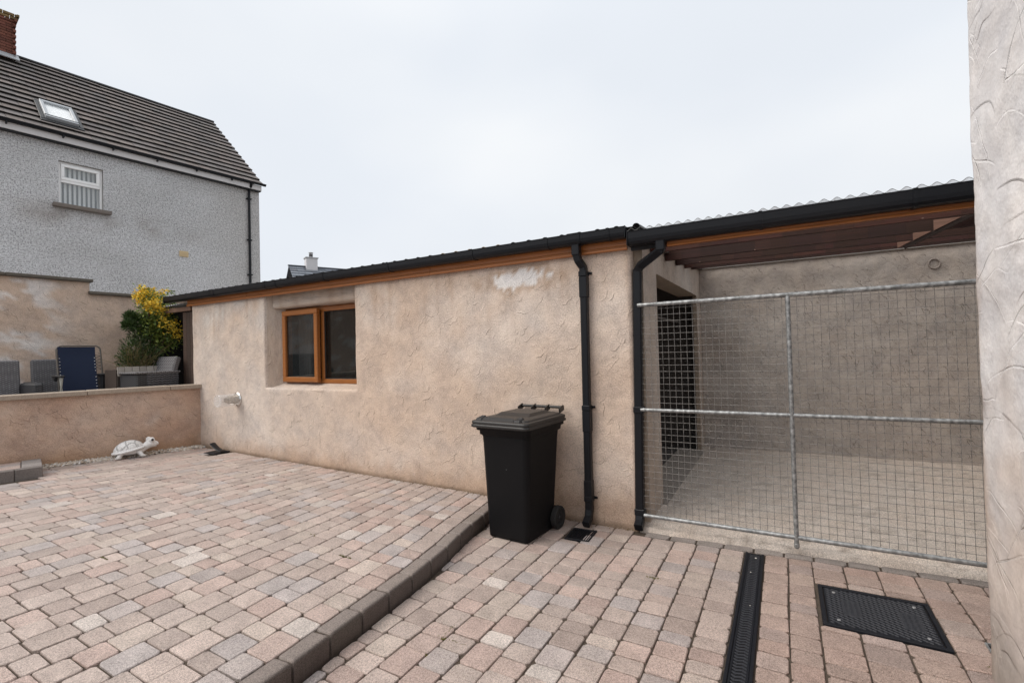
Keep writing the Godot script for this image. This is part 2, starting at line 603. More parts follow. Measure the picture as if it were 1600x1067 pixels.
func outbuilding() -> void:
	var t := thing("outbuilding", "low rendered outbuilding with brown fascia, black gutter and recessed window", "building")
	var wl := -7.17
	var wr := 0.022
	# front wall
	var mb := MB.new()
	var ox0 := -5.25
	var ox1 := -3.44
	var oy := 1.17
	var pos := func(x: float, y: float) -> Vector3:
		var z := 0.010 * big.get_noise_2d(x * 2.0, y * 2.0) + 0.006 * mid.get_noise_2d(x * 1.5, y * 1.5)
		if y < 2.5:
			var dx := maxf(ox0 - x, x - ox1)
			var dy := oy - y
			var d := 1.0
			if dx > 0.0 and dy > 0.0:
				d = sqrt(dx * dx + dy * dy)
			elif y > oy:
				d = maxf(dx, 0.0)
			elif x > ox0 and x < ox1:
				d = maxf(dy, 0.0)
			else:
				d = maxf(dx, dy)
			z -= round_off(d, 0.035)
		z -= round_off(wr - x, 0.05) + round_off(x - wl, 0.03)
		var yy := y
		return Vector3(x + (0.006 * mid.get_noise_1d(y * 6.0) if x > wr - 0.06 else 0.0), yy, z)
	var skip := func(x: float, y: float) -> bool:
		return x > ox0 and x < ox1 and y > oy
	var xs := cuts(wl, wr, 0.035, [ox0, ox1, ox0 - 0.005, ox0 - 0.012, ox0 - 0.022, ox1 + 0.005, ox1 + 0.012, ox1 + 0.022, wr - 0.004, wr - 0.012, wr - 0.024, wr - 0.038, wl + 0.006, wl + 0.018])
	var ys := cuts(-0.05, 2.53, 0.035, [oy, oy - 0.005, oy - 0.012, oy - 0.022])
	face_grid(mb, xs, ys, pos, main_tint, skip, Vector3.BACK)
	# end return and the left flank
	var e_pos := func(z: float, y: float) -> Vector3:
		return Vector3(wr + 0.006 * mid.get_noise_1d(y * 6.0), y, -0.045 - z)
	face_grid(mb, cuts(0.0, 0.07, 0.035), cuts(-0.05, 2.53, 0.1), e_pos, main_tint, never, Vector3.RIGHT)
	mb.col = damp_c
	mb.poly([Vector3(wl, -0.05, -0.03), Vector3(wl, -0.05, -3.5), Vector3(wl, 2.6, -3.5), Vector3(wl, 2.53, -0.03)], Vector3.LEFT)
	mb.poly([Vector3(wl, -0.05, -3.5), Vector3(0.1, -0.05, -3.5), Vector3(0.1, 2.75, -3.5), Vector3(wl, 2.75, -3.5)], Vector3.FORWARD)
	part("wall", mb, M.render, t)
	# the deep reveal of the window: cheeks, sloping sill, lintel
	var rv := MB.new()
	var zf := -0.21
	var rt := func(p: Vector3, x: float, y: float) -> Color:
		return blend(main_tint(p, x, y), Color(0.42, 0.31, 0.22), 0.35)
	var cheek := func(u: float, y: float) -> Vector3:
		return Vector3(lerpf(ox0, -5.09, u) + 0.012 * mid.get_noise_2d(u * 3.0, y * 3.0), y, lerpf(-0.032, zf - 0.03, u))
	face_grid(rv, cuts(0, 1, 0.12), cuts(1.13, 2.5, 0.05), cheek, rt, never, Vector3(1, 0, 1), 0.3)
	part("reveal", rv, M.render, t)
	rv = MB.new()
	var cheek2 := func(u: float, y: float) -> Vector3:
		return Vector3(lerpf(ox1, -3.55, u), y, lerpf(-0.032, zf - 0.03, u))
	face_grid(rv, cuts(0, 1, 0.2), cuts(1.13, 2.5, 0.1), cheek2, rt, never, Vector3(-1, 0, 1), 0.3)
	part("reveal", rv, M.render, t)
	var sl := MB.new()
	var sill := func(x: float, u: float) -> Vector3:
		return Vector3(x, lerpf(oy - 0.033, 1.225, u) + 0.006 * mid.get_noise_2d(x * 3.0, u), lerpf(-0.002, zf - 0.02, u))
	face_grid(sl, cuts(ox0 + 0.001, ox1 - 0.001, 0.05), cuts(0, 1, 0.12), sill, main_tint, never, Vector3.UP, 0.4)
	part("sill", sl, M.render, t)
	var li := MB.new()
	var lint := func(x: float, u: float) -> Vector3:
		# down the face, round the nose, back along the soffit
		var p := Vector2(-0.085, 2.52)
		if u < 1.0:
			p = Vector2(-0.085, lerpf(2.52, 2.33, u))
		elif u < 2.0:
			var w := (u - 1.0) * PI * 0.5
			p = Vector2(-0.085 - 0.05 * (1.0 - cos(w)), 2.33 - 0.05 * sin(w))
		else:
			p = Vector2(lerpf(-0.135, zf - 0.09, u - 2.0), 2.28)
		return Vector3(x, p.y + 0.008 * mid.get_noise_1d(x * 4.0), p.x + 0.008 * mid.get_noise_2d(x * 3.0, u))
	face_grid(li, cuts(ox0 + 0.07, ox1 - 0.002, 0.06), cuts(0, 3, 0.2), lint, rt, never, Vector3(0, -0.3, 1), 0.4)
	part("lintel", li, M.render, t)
	# window
	var wx0 := -5.085
	var wx1 := -3.56
	var wy0 := 1.222
	var wy1 := 2.262
	var fr := MB.new()
	var wz := zf
	for q in [[(wx0 + wx1) * 0.5, wy0 + 0.03, wx1 - wx0, 0.06], [(wx0 + wx1) * 0.5, wy1 - 0.03, wx1 - wx0, 0.06]]:
		fr.box(Vector3(q[0], q[1], wz - 0.035), Vector3(q[2], q[3], 0.07), 0.006)
	fr.box(Vector3((wx0 + wx1) * 0.5, wy1 + 0.03, wz - 0.04), Vector3(wx1 - wx0 + 0.2, 0.075, 0.04))
	var mx := -4.30
	for x in [wx0 + 0.03, mx, wx1 - 0.03]:
		fr.box(Vector3(x, (wy0 + wy1) * 0.5, wz - 0.037), Vector3(0.06, wy1 - wy0 - 0.118, 0.07), 0.006)
	var win := part("window", fr, M.frame, t)
	var sash := MB.new()
	var sw := mx - wx0 - 0.015
	var sh := wy1 - wy0 - 0.035
	for q in [[sw * 0.5, 0.035, sw, 0.07], [sw * 0.5, sh - 0.035, sw, 0.07]]:
		sash.box(Vector3(q[0], q[1], 0.0), Vector3(q[2], q[3], 0.06), 0.008)
	for x in [0.035, sw - 0.035]:
		sash.box(Vector3(x, sh * 0.5, -0.001), Vector3(0.07, sh - 0.138, 0.06), 0.008)
	var sx := Transform3D(Basis(Vector3.UP, deg_to_rad(-1.3)), Vector3(wx0 + 0.012, wy0 + 0.018, wz + 0.034))
	part("sash", sash, M.frame, win, sx)
	var g1 := MB.new()
	g1.box(Vector3(sw * 0.5, sh * 0.5, -0.004), Vector3(sw - 0.13, sh - 0.13, 0.006))
	part("pane", g1, M.pane_dark, win, sx)
	var g2 := MB.new()
	g2.box(Vector3((mx + wx1) * 0.5, (wy0 + wy1) * 0.5, wz - 0.04), Vector3(wx1 - mx - 0.06, wy1 - wy0 - 0.11, 0.006))
	part("pane", g2, M.pane_dark, win)
	var bead := MB.new()
	bead.col = Color(0.02, 0.02, 0.02)
	for x in [mx + 0.036, wx1 - 0.066]:
		bead.box(Vector3(x, (wy0 + wy1) * 0.5, wz - 0.025), Vector3(0.012, wy1 - wy0 - 0.12, 0.012))
	for y in [wy0 + 0.066, wy1 - 0.066]:
		bead.box(Vector3((mx + wx1) * 0.5 - 0.015, y, wz - 0.026), Vector3(wx1 - mx - 0.114, 0.012, 0.012))
	part("glazing_bead", bead, M.vc, win)
	var cur := MB.new()
	for k in 5:
		cur.tube([Vector3(-5.02 + 0.055 * k, 1.18, -0.42), Vector3(-5.02 + 0.055 * k, 2.3, -0.42)], 0.036, 8, false)
	part("curtain", cur, M.curtain, t)
	# side wall towards the open bay, with its doorway
	var sd := MB.new()
	var st := func(p: Vector3, _x: float, _y: float) -> Color:
		var a := big.get_noise_3d(p.x * 1.4, p.y * 1.4, p.z * 1.4)
		var b := mid.get_noise_3d(p.x, p.y * 0.5, p.z * 3.0)
		return blend(Color(0.50, 0.42, 0.36), Color(0.58, 0.52, 0.47), 0.4 + a + 0.4 * b)
	var dz0 := -0.62
	var dz1 := -3.10
	var dy := 2.315
	var s_pos := func(z: float, y: float) -> Vector3:
		var top := 2.555 + 0.062 * -z
		return Vector3(0.10 + 0.004 * mid.get_noise_2d(z * 2.0, y * 2.0), minf(y, top), z)
	var s_skip := func(z: float, y: float) -> bool:
		return z < dz0 and z > dz1 and y < dy
	face_grid(sd, cuts(-3.46, -0.1, 0.06, [dz0, dz1]), cuts(-0.05, 2.80, 0.06, [dy]), s_pos, st, s_skip, Vector3.RIGHT)
	sd.col = Color(0.45, 0.37, 0.30)
	sd.poly([Vector3(0.02, -0.05, -0.1), Vector3(0.1, -0.05, -0.1), Vector3(0.1, 2.54, -0.1), Vector3(0.02, 2.54, -0.1)], Vector3.BACK)
	for q in [[dz0, -0.15, -1], [dz1, 0.05, 1]]:
		sd.poly([Vector3(0.1, 0, q[0]), Vector3(q[1], 0, q[0]), Vector3(q[1], dy, q[0]), Vector3(0.1, dy, q[0])], Vector3(0, 0, q[2]))
	sd.poly([Vector3(0.1, dy, dz0), Vector3(-0.15, dy, dz0), Vector3(-0.15, dy, dz1), Vector3(0.1, dy, dz1)], Vector3.DOWN)
	part("side_wall", sd, M.render, t)
	var inn := MB.new()
	inn.box(Vector3(-3.5, 0.04, -1.8), Vector3(7.1, 0.08, 3.3))
	inn.box(Vector3(-3.5, 1.3, -3.42), Vector3(7.1, 2.6, 0.1))
	inn.box(Vector3(-6.0, 1.3, -1.8), Vector3(0.1, 2.5, 3.3))
	inn.box(Vector3(-0.15, 1.27, -0.42), Vector3(0.02, 2.5, 0.38))
	inn.box(Vector3(-0.15, 2.46, -1.86), Vector3(0.02, 0.28, 2.5))
	inn.box(Vector3(0.04, 1.27, -3.26), Vector3(0.02, 2.5, 0.32))
	inn.box(Vector3(-0.16, 1.95, -2.0), Vector3(0.03, 0.03, 2.2))
	inn.box(Vector3(-6.25, 1.25, -0.27), Vector3(1.8, 2.5, 0.02))
	inn.box(Vector3(-1.72, 1.25, -0.27), Vector3(3.5, 2.5, 0.02))
	inn.box(Vector3(-4.3, 0.6, -0.275), Vector3(2.1, 1.2, 0.02))
	part("interior", inn, M.inside, t)
	# roof: ribbed sheets on a shallow pitch, one cream sheet among the black
	var edges := [-7.55, -6.1, -4.6, -3.15, -2.12, -1.2, 0.05]
	for k in edges.size() - 1:
		var rf := MB.new()
		var x: float = edges[k]
		var prof := PackedVector2Array()
		while x < edges[k + 1] - 0.001:
			var n := floori((x + 0.0001) / 0.172) * 0.172
			prof.append(Vector2(x, 0.0))
			for w in 7:
				var a := PI * w / 6.0
				prof.append(Vector2(n + 0.11 - 0.030 * cos(a), 0.025 * sin(a)))
			x = n + 0.172
		prof.append(Vector2(edges[k + 1], 0.0))
		var pts := []
		for p in prof:
			if pts.is_empty() or p.x > pts[-1].x:
				pts.append(p)
		for s in pts.size() - 1:
			var a: Vector2 = pts[s]
			var b: Vector2 = pts[s + 1]
			for lift in [0.0, -0.003]:
				var q := []
				for e in [[a, 0.12], [b, 0.12], [b, -3.6], [a, -3.6]]:
					q.append(Vector3(e[0].x, 2.630 + e[0].y + lift - (e[1] - 0.12) * 0.06, e[1]))
				rf.poly(q, Vector3(-(b.y - a.y), b.x - a.x, 0) * (1.0 if lift == 0.0 else -1.0))
			rf.poly([Vector3(a.x, 2.630 + a.y, 0.12), Vector3(b.x, 2.630 + b.y, 0.12), Vector3(b.x, 2.627 + b.y, 0.12), Vector3(a.x, 2.627 + a.y, 0.12)], Vector3.BACK)
		part("roof_sheet", rf, M.roof_cream if k == 4 else M.roof_black, t)
	var deck := MB.new()
	deck.xf = Transform3D(Basis(Vector3.RIGHT, 0.06), Vector3(-3.5, 2.675, -1.75))
	deck.box(Vector3.ZERO, Vector3(7.3, 0.10, 3.46))
	part("roof_deck", deck, M.inside, t)
	# fascia boards with a moulded foot
	var sec := PackedVector2Array([Vector2(0, 0.0), Vector2(0.020, 0.0), Vector2(0.026, 0.006), Vector2(0.026, 0.020), Vector2(0.019, 0.026), Vector2(0.019, 0.032), Vector2(0.011, 0.042), Vector2(0.011, 0.16), Vector2(0, 0.16)])
	for q in [[-7.24, -5.62], [-5.614, -2.2], [-2.196, 0.005]]:
		var fa := MB.new()
		fa.us = 0.6
		fa.extrude(sec, Vector3(q[0], 2.455, 0.022), Vector3.BACK, Vector3.UP, Vector3(q[1] - q[0], 0, 0))
		part("fascia", fa, M.fascia, t)
	# gutter with unions and brackets
	gutter(t, -7.72, 0.022, 2.540, 0.042, [-6.35, -5.02, -4.78, -3.82, -2.72, -1.56, -0.72, -0.13], [-6.32, -0.45])
	# square downpipe beside the bin
	var pipe := MB.new()
	pipe.box(Vector3(-0.445, 2.50, 0.098), Vector3(0.075, 0.11, 0.075), 0.008)
	var dp := square_pipe([Vector3(-0.445, 2.46, 0.098), Vector3(-0.43, 2.40, 0.09), Vector3(-0.402, 2.34, 0.05), Vector3(-0.400, 2.26, 0.046), Vector3(-0.41, 0.14, 0.052), Vector3(-0.41, 0.08, 0.075), Vector3(-0.41, 0.035, 0.15)], 0.066)
	pipe.add(dp, Transform3D())
	var pn := part("downpipe", pipe, M.black, t)
	for y in [2.28, 1.06, 0.24]:
		var cl := MB.new()
		var dx: float = -0.400 - 0.01 * (2.26 - y) / 2.1
		cl.box(Vector3(dx, y, 0.05), Vector3(0.078, 0.05, 0.078), 0.006)
		cl.box(Vector3(dx + 0.005, y + 0.005, 0.016), Vector3(0.125, 0.022, 0.012), 0.003)
		cl.box(Vector3(dx, y - 0.12 if y > 1.0 else y + 0.07, 0.05), Vector3(0.073, 0.19, 0.073), 0.004)
		part("pipe_clip", cl, M.black, pn)

func square_pipe(path: Array, w: float) -> MB:
	var mb := MB.new()
	var rings := []
	for k in path.size():
		var d := Vector3.ZERO
		if k > 0:
			d += (path[k] - path[k - 1]).normalized()
		if k < path.size() - 1:
			d += (path[k + 1] - path[k]).normalized()
		d = d.normalized()
		var a := (Vector3.RIGHT - d * d.x).normalized()
		var b := d.cross(a)
		var r := []
		var h := w * 0.5
		var c := w * 0.14
		for q in [[-h + c, -h], [h - c, -h], [h, -h + c], [h, h - c], [h - c, h], [-h + c, h], [-h, h - c], [-h, -h + c]]:
			r.append(path[k] + a * q[0] + b * q[1])
		rings.append(r)
	for k in rings.size() - 1:
		for s in 8:
			var e := (s + 1) % 8
			var mid_p: Vector3 = (rings[k][s] + rings[k][e]) * 0.5
			mb.poly([rings[k][s], rings[k][e], rings[k + 1][e], rings[k + 1][s]], mid_p - path[k])
	mb.poly(rings[0], path[0] - path[1])
	mb.poly(rings[-1], path[-1] - path[-2])
	return mb

func gutter(t: Node3D, x0: float, x1: float, y: float, z: float, unions: Array, wide: Array, deep := 1.0) -> void:
	var sec := PackedVector2Array([Vector2(0, 0.095), Vector2(0, 0.02), Vector2(0.012, 0.004), Vector2(0.03, 0), Vector2(0.075, 0), Vector2(0.093, 0.006), Vector2(0.106, 0.022), Vector2(0.111, 0.045), Vector2(0.113, 0.085), Vector2(0.116, 0.096), Vector2(0.110, 0.096), Vector2(0.107, 0.05), Vector2(0.096, 0.024), Vector2(0.075, 0.006), Vector2(0.02, 0.008), Vector2(0.005, 0.03), Vector2(0.004, 0.095)])
	for k in sec.size():
		sec[k].y *= deep
	var g := MB.new()
	g.extrude(sec, Vector3(x0, y, z), Vector3.BACK, Vector3.UP, Vector3(x1 - x0, 0, 0))
	for x in [x0, x1]:
		g.box(Vector3(x, y + 0.048 * deep, z + 0.058), Vector3(0.008, 0.102 * deep, 0.124), 0.002)
	var gn := part("gutter", g, M.black, t)
	var rim := PackedVector2Array()
	for k in [1, 2, 3, 4, 5, 6, 7, 8, 9]:
		var p := sec[k]
		rim.append(Vector2(0.057, 0.048 * deep) + (p - Vector2(0.057, 0.048 * deep)) * 1.085)
	for x in unions + wide:
		var b := MB.new()
		var w := 0.12 if x in wide else 0.026
		b.extrude(rim, Vector3(x - w * 0.5, y, z), Vector3.BACK, Vector3.UP, Vector3(w, 0, 0))
		part("gutter_clip", b, M.black, gn)

# ---------------------------------------------------------------- the open bay
func carport() -> void:
	var t := thing("carport", "open lean-to bay with clear corrugated roof, dark purlins and grey rendered back wall", "carport")
	var x0 := 0.102
	var x1 := 3.62
	var zb := -3.46
	var bw := MB.new()
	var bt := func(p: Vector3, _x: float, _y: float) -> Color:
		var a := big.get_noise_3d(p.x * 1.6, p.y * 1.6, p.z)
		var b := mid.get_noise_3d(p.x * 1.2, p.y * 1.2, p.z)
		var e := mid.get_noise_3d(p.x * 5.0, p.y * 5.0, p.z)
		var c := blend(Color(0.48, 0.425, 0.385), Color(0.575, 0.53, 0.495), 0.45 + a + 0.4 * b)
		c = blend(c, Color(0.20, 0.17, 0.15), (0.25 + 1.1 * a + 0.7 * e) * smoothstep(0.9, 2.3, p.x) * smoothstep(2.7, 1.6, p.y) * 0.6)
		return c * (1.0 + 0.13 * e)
	var b_pos := func(x: float, y: float) -> Vector3:
		return Vector3(x, y, zb + 0.012 * mid.get_noise_2d(x * 2.0, y * 2.0))
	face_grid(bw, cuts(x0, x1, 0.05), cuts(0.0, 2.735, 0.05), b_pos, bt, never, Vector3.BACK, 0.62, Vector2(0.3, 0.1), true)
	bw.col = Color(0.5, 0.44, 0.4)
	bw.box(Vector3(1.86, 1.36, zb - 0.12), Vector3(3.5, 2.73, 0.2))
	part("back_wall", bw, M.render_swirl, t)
	var ring := MB.new()
	ring.col = Color(0.33, 0.29, 0.26)
	var rp := []
	for k in 13:
		rp.append(Vector3(2.80 + 0.055 * cos(TAU * k / 12.0), 2.52 + 0.06 * sin(TAU * k / 12.0), zb + 0.008))
	ring.tube(rp, 0.009, 6, false)
	part("stain_ring", ring, M.vc, t)
	var side := MB.new()
	side.col = Color(0.5, 0.44, 0.4)
	side.box(Vector3(x1 + 0.1, 1.35, -1.7), Vector3(0.2, 2.7, 3.5))
	part("end_wall", side, M.render_big, t)
	var fl := MB.new()
	fl.col = Color(0.62, 0.60, 0.58)
	fl.box(Vector3(1.86, 2.745, zb + 0.012), Vector3(3.5, 0.022, 0.045), 0.003)
	part("flashing", fl, M.stone, t)
	# timbers: long purlins one behind the other, rafters over them
	var zs := [-0.40, -1.05, -1.62, -2.18, -2.72, -3.22]
	for k in zs.size():
		var pu := MB.new()
		pu.us = 0.35
		var sh := rng.randf_range(0.75, 1.25)
		var yt: float = 2.582 - zs[k] * 0.06
		var dp: float = [0.13, 0.145, 0.145, 0.135, 0.11, 0.065][k]
		var px := x0 + 0.006
		while px < x1 - 0.02:
			var wq := minf(rng.randf_range(0.06, 0.34), x1 - 0.006 - px)
			pu.col = Color(0.050, 0.0165, 0.0115).lerp(Color(0.098, 0.032, 0.022), pow(rng.randf(), 1.6)) * sh
			pu.box(Vector3(px + wq * 0.5, yt + 0.005 - dp * 0.5, zs[k] + rng.randf_range(-0.001, 0.001)), Vector3(wq - 0.0005, dp, 0.05), 0.0)
			if rng.randf() < 0.10:
				pu.col = Color(0.45, 0.30, 0.24)
				pu.box(Vector3(px, yt + 0.012 - dp, zs[k] + 0.02), Vector3(0.012, 0.006, 0.02), 0.001)
			px += wq
		part("purlin", pu, M.purlin, t)
	for x in [3.55]:
		var ra := MB.new()
		ra.col = Color(0.09, 0.033, 0.02)
		ra.xf = Transform3D(Basis(Vector3.RIGHT, 0.06), Vector3(x, 2.64, -1.66))
		ra.box(Vector3(0, -0.21, 0), Vector3(0.045, 0.09, 3.5), 0.004)
		part("rafter", ra, M.purlin, t)
	# a slanting strut with pale wedges added to stand for lit patches along it
	var stt := MB.new()
	stt.us = 0.5
	stt.col = Color(0.03, 0.014, 0.011)
	var sa := Vector3(1.98, 2.355, -0.985)
	var sb := Vector3(2.62, 2.66, -0.985)
	var sdir := (sb - sa).normalized()
	stt.xf = Transform3D(Basis(sdir, Vector3.BACK.cross(sdir), Vector3.BACK), (sa + sb) * 0.5 - Vector3(-0.02, 0.035, 0))
	stt.box(Vector3(0.075, 0.02, 0), Vector3(0.66, 0.034, 0.03), 0.003)
	part("strut", stt, M.purlin, t)
	for q in [[2.035, 2.384, 0.09, 0.048], [2.14, 2.434, 0.12, 0.062], [2.275, 2.498, 0.17, 0.085]]:
		var w := MB.new()
		w.col = Color(0.34, 0.19, 0.14)
		w.us = 0.7
		w.extrude(PackedVector2Array([Vector2(0, 0), Vector2(q[2], q[3]), Vector2(0, q[3])]), Vector3(q[0], q[1] - 0.005, -0.975), Vector3.RIGHT, Vector3.UP, Vector3(0, 0, 0.012))
		part("lit_wedge", w, M.purlin, t)
	# clear corrugated sheets
	var step := 0.0762
	var sheets := [[0.04, 1.06], [1.06, 2.06], [2.06, 3.06], [3.06, 3.7]]
	for s in sheets:
		var mb := MB.new()
		var n := int((s[1] - s[0]) / step * 8.0)
		var rows := [[], []]
		for k in n + 1:
			var x: float = s[0] + (s[1] - s[0]) * k / n
			var y := 0.011 * (1.0 + cos(TAU * x / step))
			rows[0].append(Vector3(x, 2.584 + y, 0.15))
			rows[1].append(Vector3(x, 2.584 + y + 0.06 * 3.75, -3.6))
		mb.skin(rows, false)
		var sn := part("roof_sheet", mb, M.clear_sheet, t)
		var lip := MB.new()
		lip.col = Color(0.16, 0.16, 0.16)
		for k in n:
			var a: Vector3 = rows[0][k]
			var b: Vector3 = rows[0][k + 1]
			lip.poly([a, b, b + Vector3(0, 0.004, 0), a + Vector3(0, 0.004, 0)], Vector3.BACK)
		part("sheet_edge", lip, M.vc, sn)
	var sec := PackedVector2Array([Vector2(0, 0.0), Vector2(0.020, 0.0), Vector2(0.026, 0.006), Vector2(0.026, 0.020), Vector2(0.019, 0.026), Vector2(0.019, 0.032), Vector2(0.011, 0.042), Vector2(0.011, 0.148), Vector2(0, 0.148)])
	var fa := MB.new()
	fa.us = 0.6
	fa.extrude(sec, Vector3(0.35, 2.43, 0.03), Vector3.BACK, Vector3.UP, Vector3(3.28, 0, 0))
	part("fascia", fa, M.fascia_shaded, t)
	var mo := MB.new()
	mo.us = 0.6
	mo.extrude(PackedVector2Array([Vector2(0, 0), Vector2(0.014, 0.0), Vector2(0.018, 0.008), Vector2(0.014, 0.018), Vector2(0.008, 0.022), Vector2(0.008, 0.044), Vector2(0, 0.046)]), Vector3(0.35, 2.432, 0.057), Vector3.BACK, Vector3.UP, Vector3(3.28, 0, 0))
	part("moulding", mo, M.fascia, t)
	var en := MB.new()
	en.box(Vector3(0.19, 2.51, 0.02), Vector3(0.31, 0.14, 0.03), 0.004)
	part("gutter_end_shade", en, M.black_dull, t)  # added black panel standing in for the shade beside the gutter end
	gutter(t, 0.04, 3.68, 2.468, 0.045, [1.05, 1.95], [], 1.2)
	var pipe := MB.new()
	pipe.box(Vector3(0.305, 2.455, 0.1), Vector3(0.075, 0.12, 0.075), 0.008)
	pipe.add(square_pipe([Vector3(0.305, 2.43, 0.1), Vector3(0.297, 2.40, 0.095), Vector3(0.10, 2.31, -0.02), Vector3(0.072, 2.27, -0.035), Vector3(0.07, 2.20, -0.035), Vector3(0.028, 0.13, -0.03), Vector3(0.028, 0.08, -0.01), Vector3(0.03, 0.045, 0.05)], 0.072), Transform3D())
	var pn := part("downpipe", pipe, M.black, t)
	for y in [1.05, 0.16]:
		var cl := MB.new()
		cl.box(Vector3(0.072 - (2.2 - y) * 0.0203, y, -0.033), Vector3(0.088, 0.06, 0.086), 0.008)
		part("pipe_clip", cl, M.black, pn)

func mesh_gate() -> void:
	var t := thing("mesh_gate", "galvanised tube gate of welded wire mesh closing the open bay", "gate", Vector3(0, 0, 0))
	var x0 := 0.07
	var x1 := 3.3
	for q in [[1.963, 0.018], [1.055, 0.016], [0.144, 0.017]]:
		var r := MB.new()
		r.tube([Vector3(x0, q[0], 0), Vector3(x1, q[0], 0)], q[1], 12)
		part("rail", r, M.galv, t)
	for x in [1.205, 2.30, x1]:
		var s := MB.new()
		s.tube([Vector3(x, 0.150 if x != 1.205 else 0.085, 0.002), Vector3(x, 1.965, 0.002)], 0.0165, 12)
		part("stile", s, M.galv, t)
	var bolt := MB.new()
	bolt.lathe([Vector2(0, -0.012), Vector2(0.012, -0.012), Vector2(0.019, 0.0), Vector2(0.019, 0.022), Vector2(0.012, 0.034), Vector2(0, 0.034)], 12, Transform3D(Basis(), Vector3(1.205, 0.075, 0.002)))
	part("drop_bolt", bolt, M.galv, t)
	var vm := MB.new()
	vm.tube([Vector3(0, 0.144, 0), Vector3(0, 1.963, 0)], 0.0018, 5, false)
	var vmesh := vm.done()
	var x := x0 + 0.05
	while x < x1 - 0.01:
		var o := part("upright_wire", vmesh, M.wire, t)
		o.position = Vector3(x, 0, -0.012)
		x += 0.0497
	var hm := MB.new()
	hm.tube([Vector3(x0, 0, 0), Vector3(x1, 0, 0)], 0.0018, 5, false)
	var hmesh := hm.done()
	var y := 0.144 + 0.054
	while y < 1.95:
		var o := part("cross_wire", hmesh, M.wire, t)
		o.position = Vector3(0, y, -0.0165)
		y += 0.054

# ---------------------------------------------------------------- walls about the yard
func near_house() -> void:
	var t := thing("rendered_house", "corner of a tall house in pale roughly trowelled render beside the gate", "building")
	var xf := 1.972
	var mb := MB.new()
	var tint := func(p: Vector3, _x: float, _y: float) -> Color:
		var a := big.get_noise_3d(p.x, p.y * 1.2, p.z * 1.5)
		var b := mid.get_noise_3d(p.x, p.y * 1.4, p.z * 1.4)
		var c := blend(Color(0.83, 0.80, 0.795), Color(0.88, 0.87, 0.88), 0.5 + a + 0.5 * b)
		c = blend(c, Color(0.60, 0.475, 0.39), smoothstep(1.6, 0.5, p.y + 0.5 * b) * 0.6)
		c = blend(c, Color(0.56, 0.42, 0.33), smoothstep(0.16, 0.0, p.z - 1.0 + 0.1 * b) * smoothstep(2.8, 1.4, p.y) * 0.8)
		c = blend(c, Color(0.22, 0.19, 0.16), smoothstep(0.4 + 0.5 * b, 0.0, p.y) * 0.6)
		return c * (1.0 + 0.04 * mid.get_noise_3d(p.x, p.y * 5.0, p.z * 5.0))
	var lean := func(y: float) -> float:
		return 0.006 * y + 0.006 * mid.get_noise_1d(y * 1.4 + 5.0) + 0.002 * mid.get_noise_1d(y * 9.0)
	var pos := func(z: float, y: float) -> Vector3:
		var d := z - 1.0
		return Vector3(xf + lean.call(y) + round_off(d, 0.09) + 0.012 * mid.get_noise_2d(z * 1.1, y * 0.8) * smoothstep(0.0, 0.2, d), y, z)
	var zs := cuts(1.0, 3.4, 0.03, [1.004, 1.012, 1.022])
	zs.append_array([4.2, 5.4, 7.0, 9.0])
	face_grid(mb, zs, cuts(-0.05, 4.4, 0.03), pos, tint, never, Vector3.LEFT, 0.36, Vector2(0.1, 0.4), true)
	var pos2 := func(x: float, y: float) -> Vector3:
		return Vector3(xf + lean.call(y) + 0.09 + x, y, 1.0)
	face_grid(mb, cuts(0.0, 4.0, 0.3), cuts(-0.05, 4.4, 0.03), pos2, tint, never, Vector3.FORWARD, 0.36)
	mb.col = Color(0.64, 0.6, 0.57)
	mb.box(Vector3(4.1, 5.6, 5.0), Vector3(4.16, 2.42, 7.94))
	part("wall", mb, M.render_big, t)

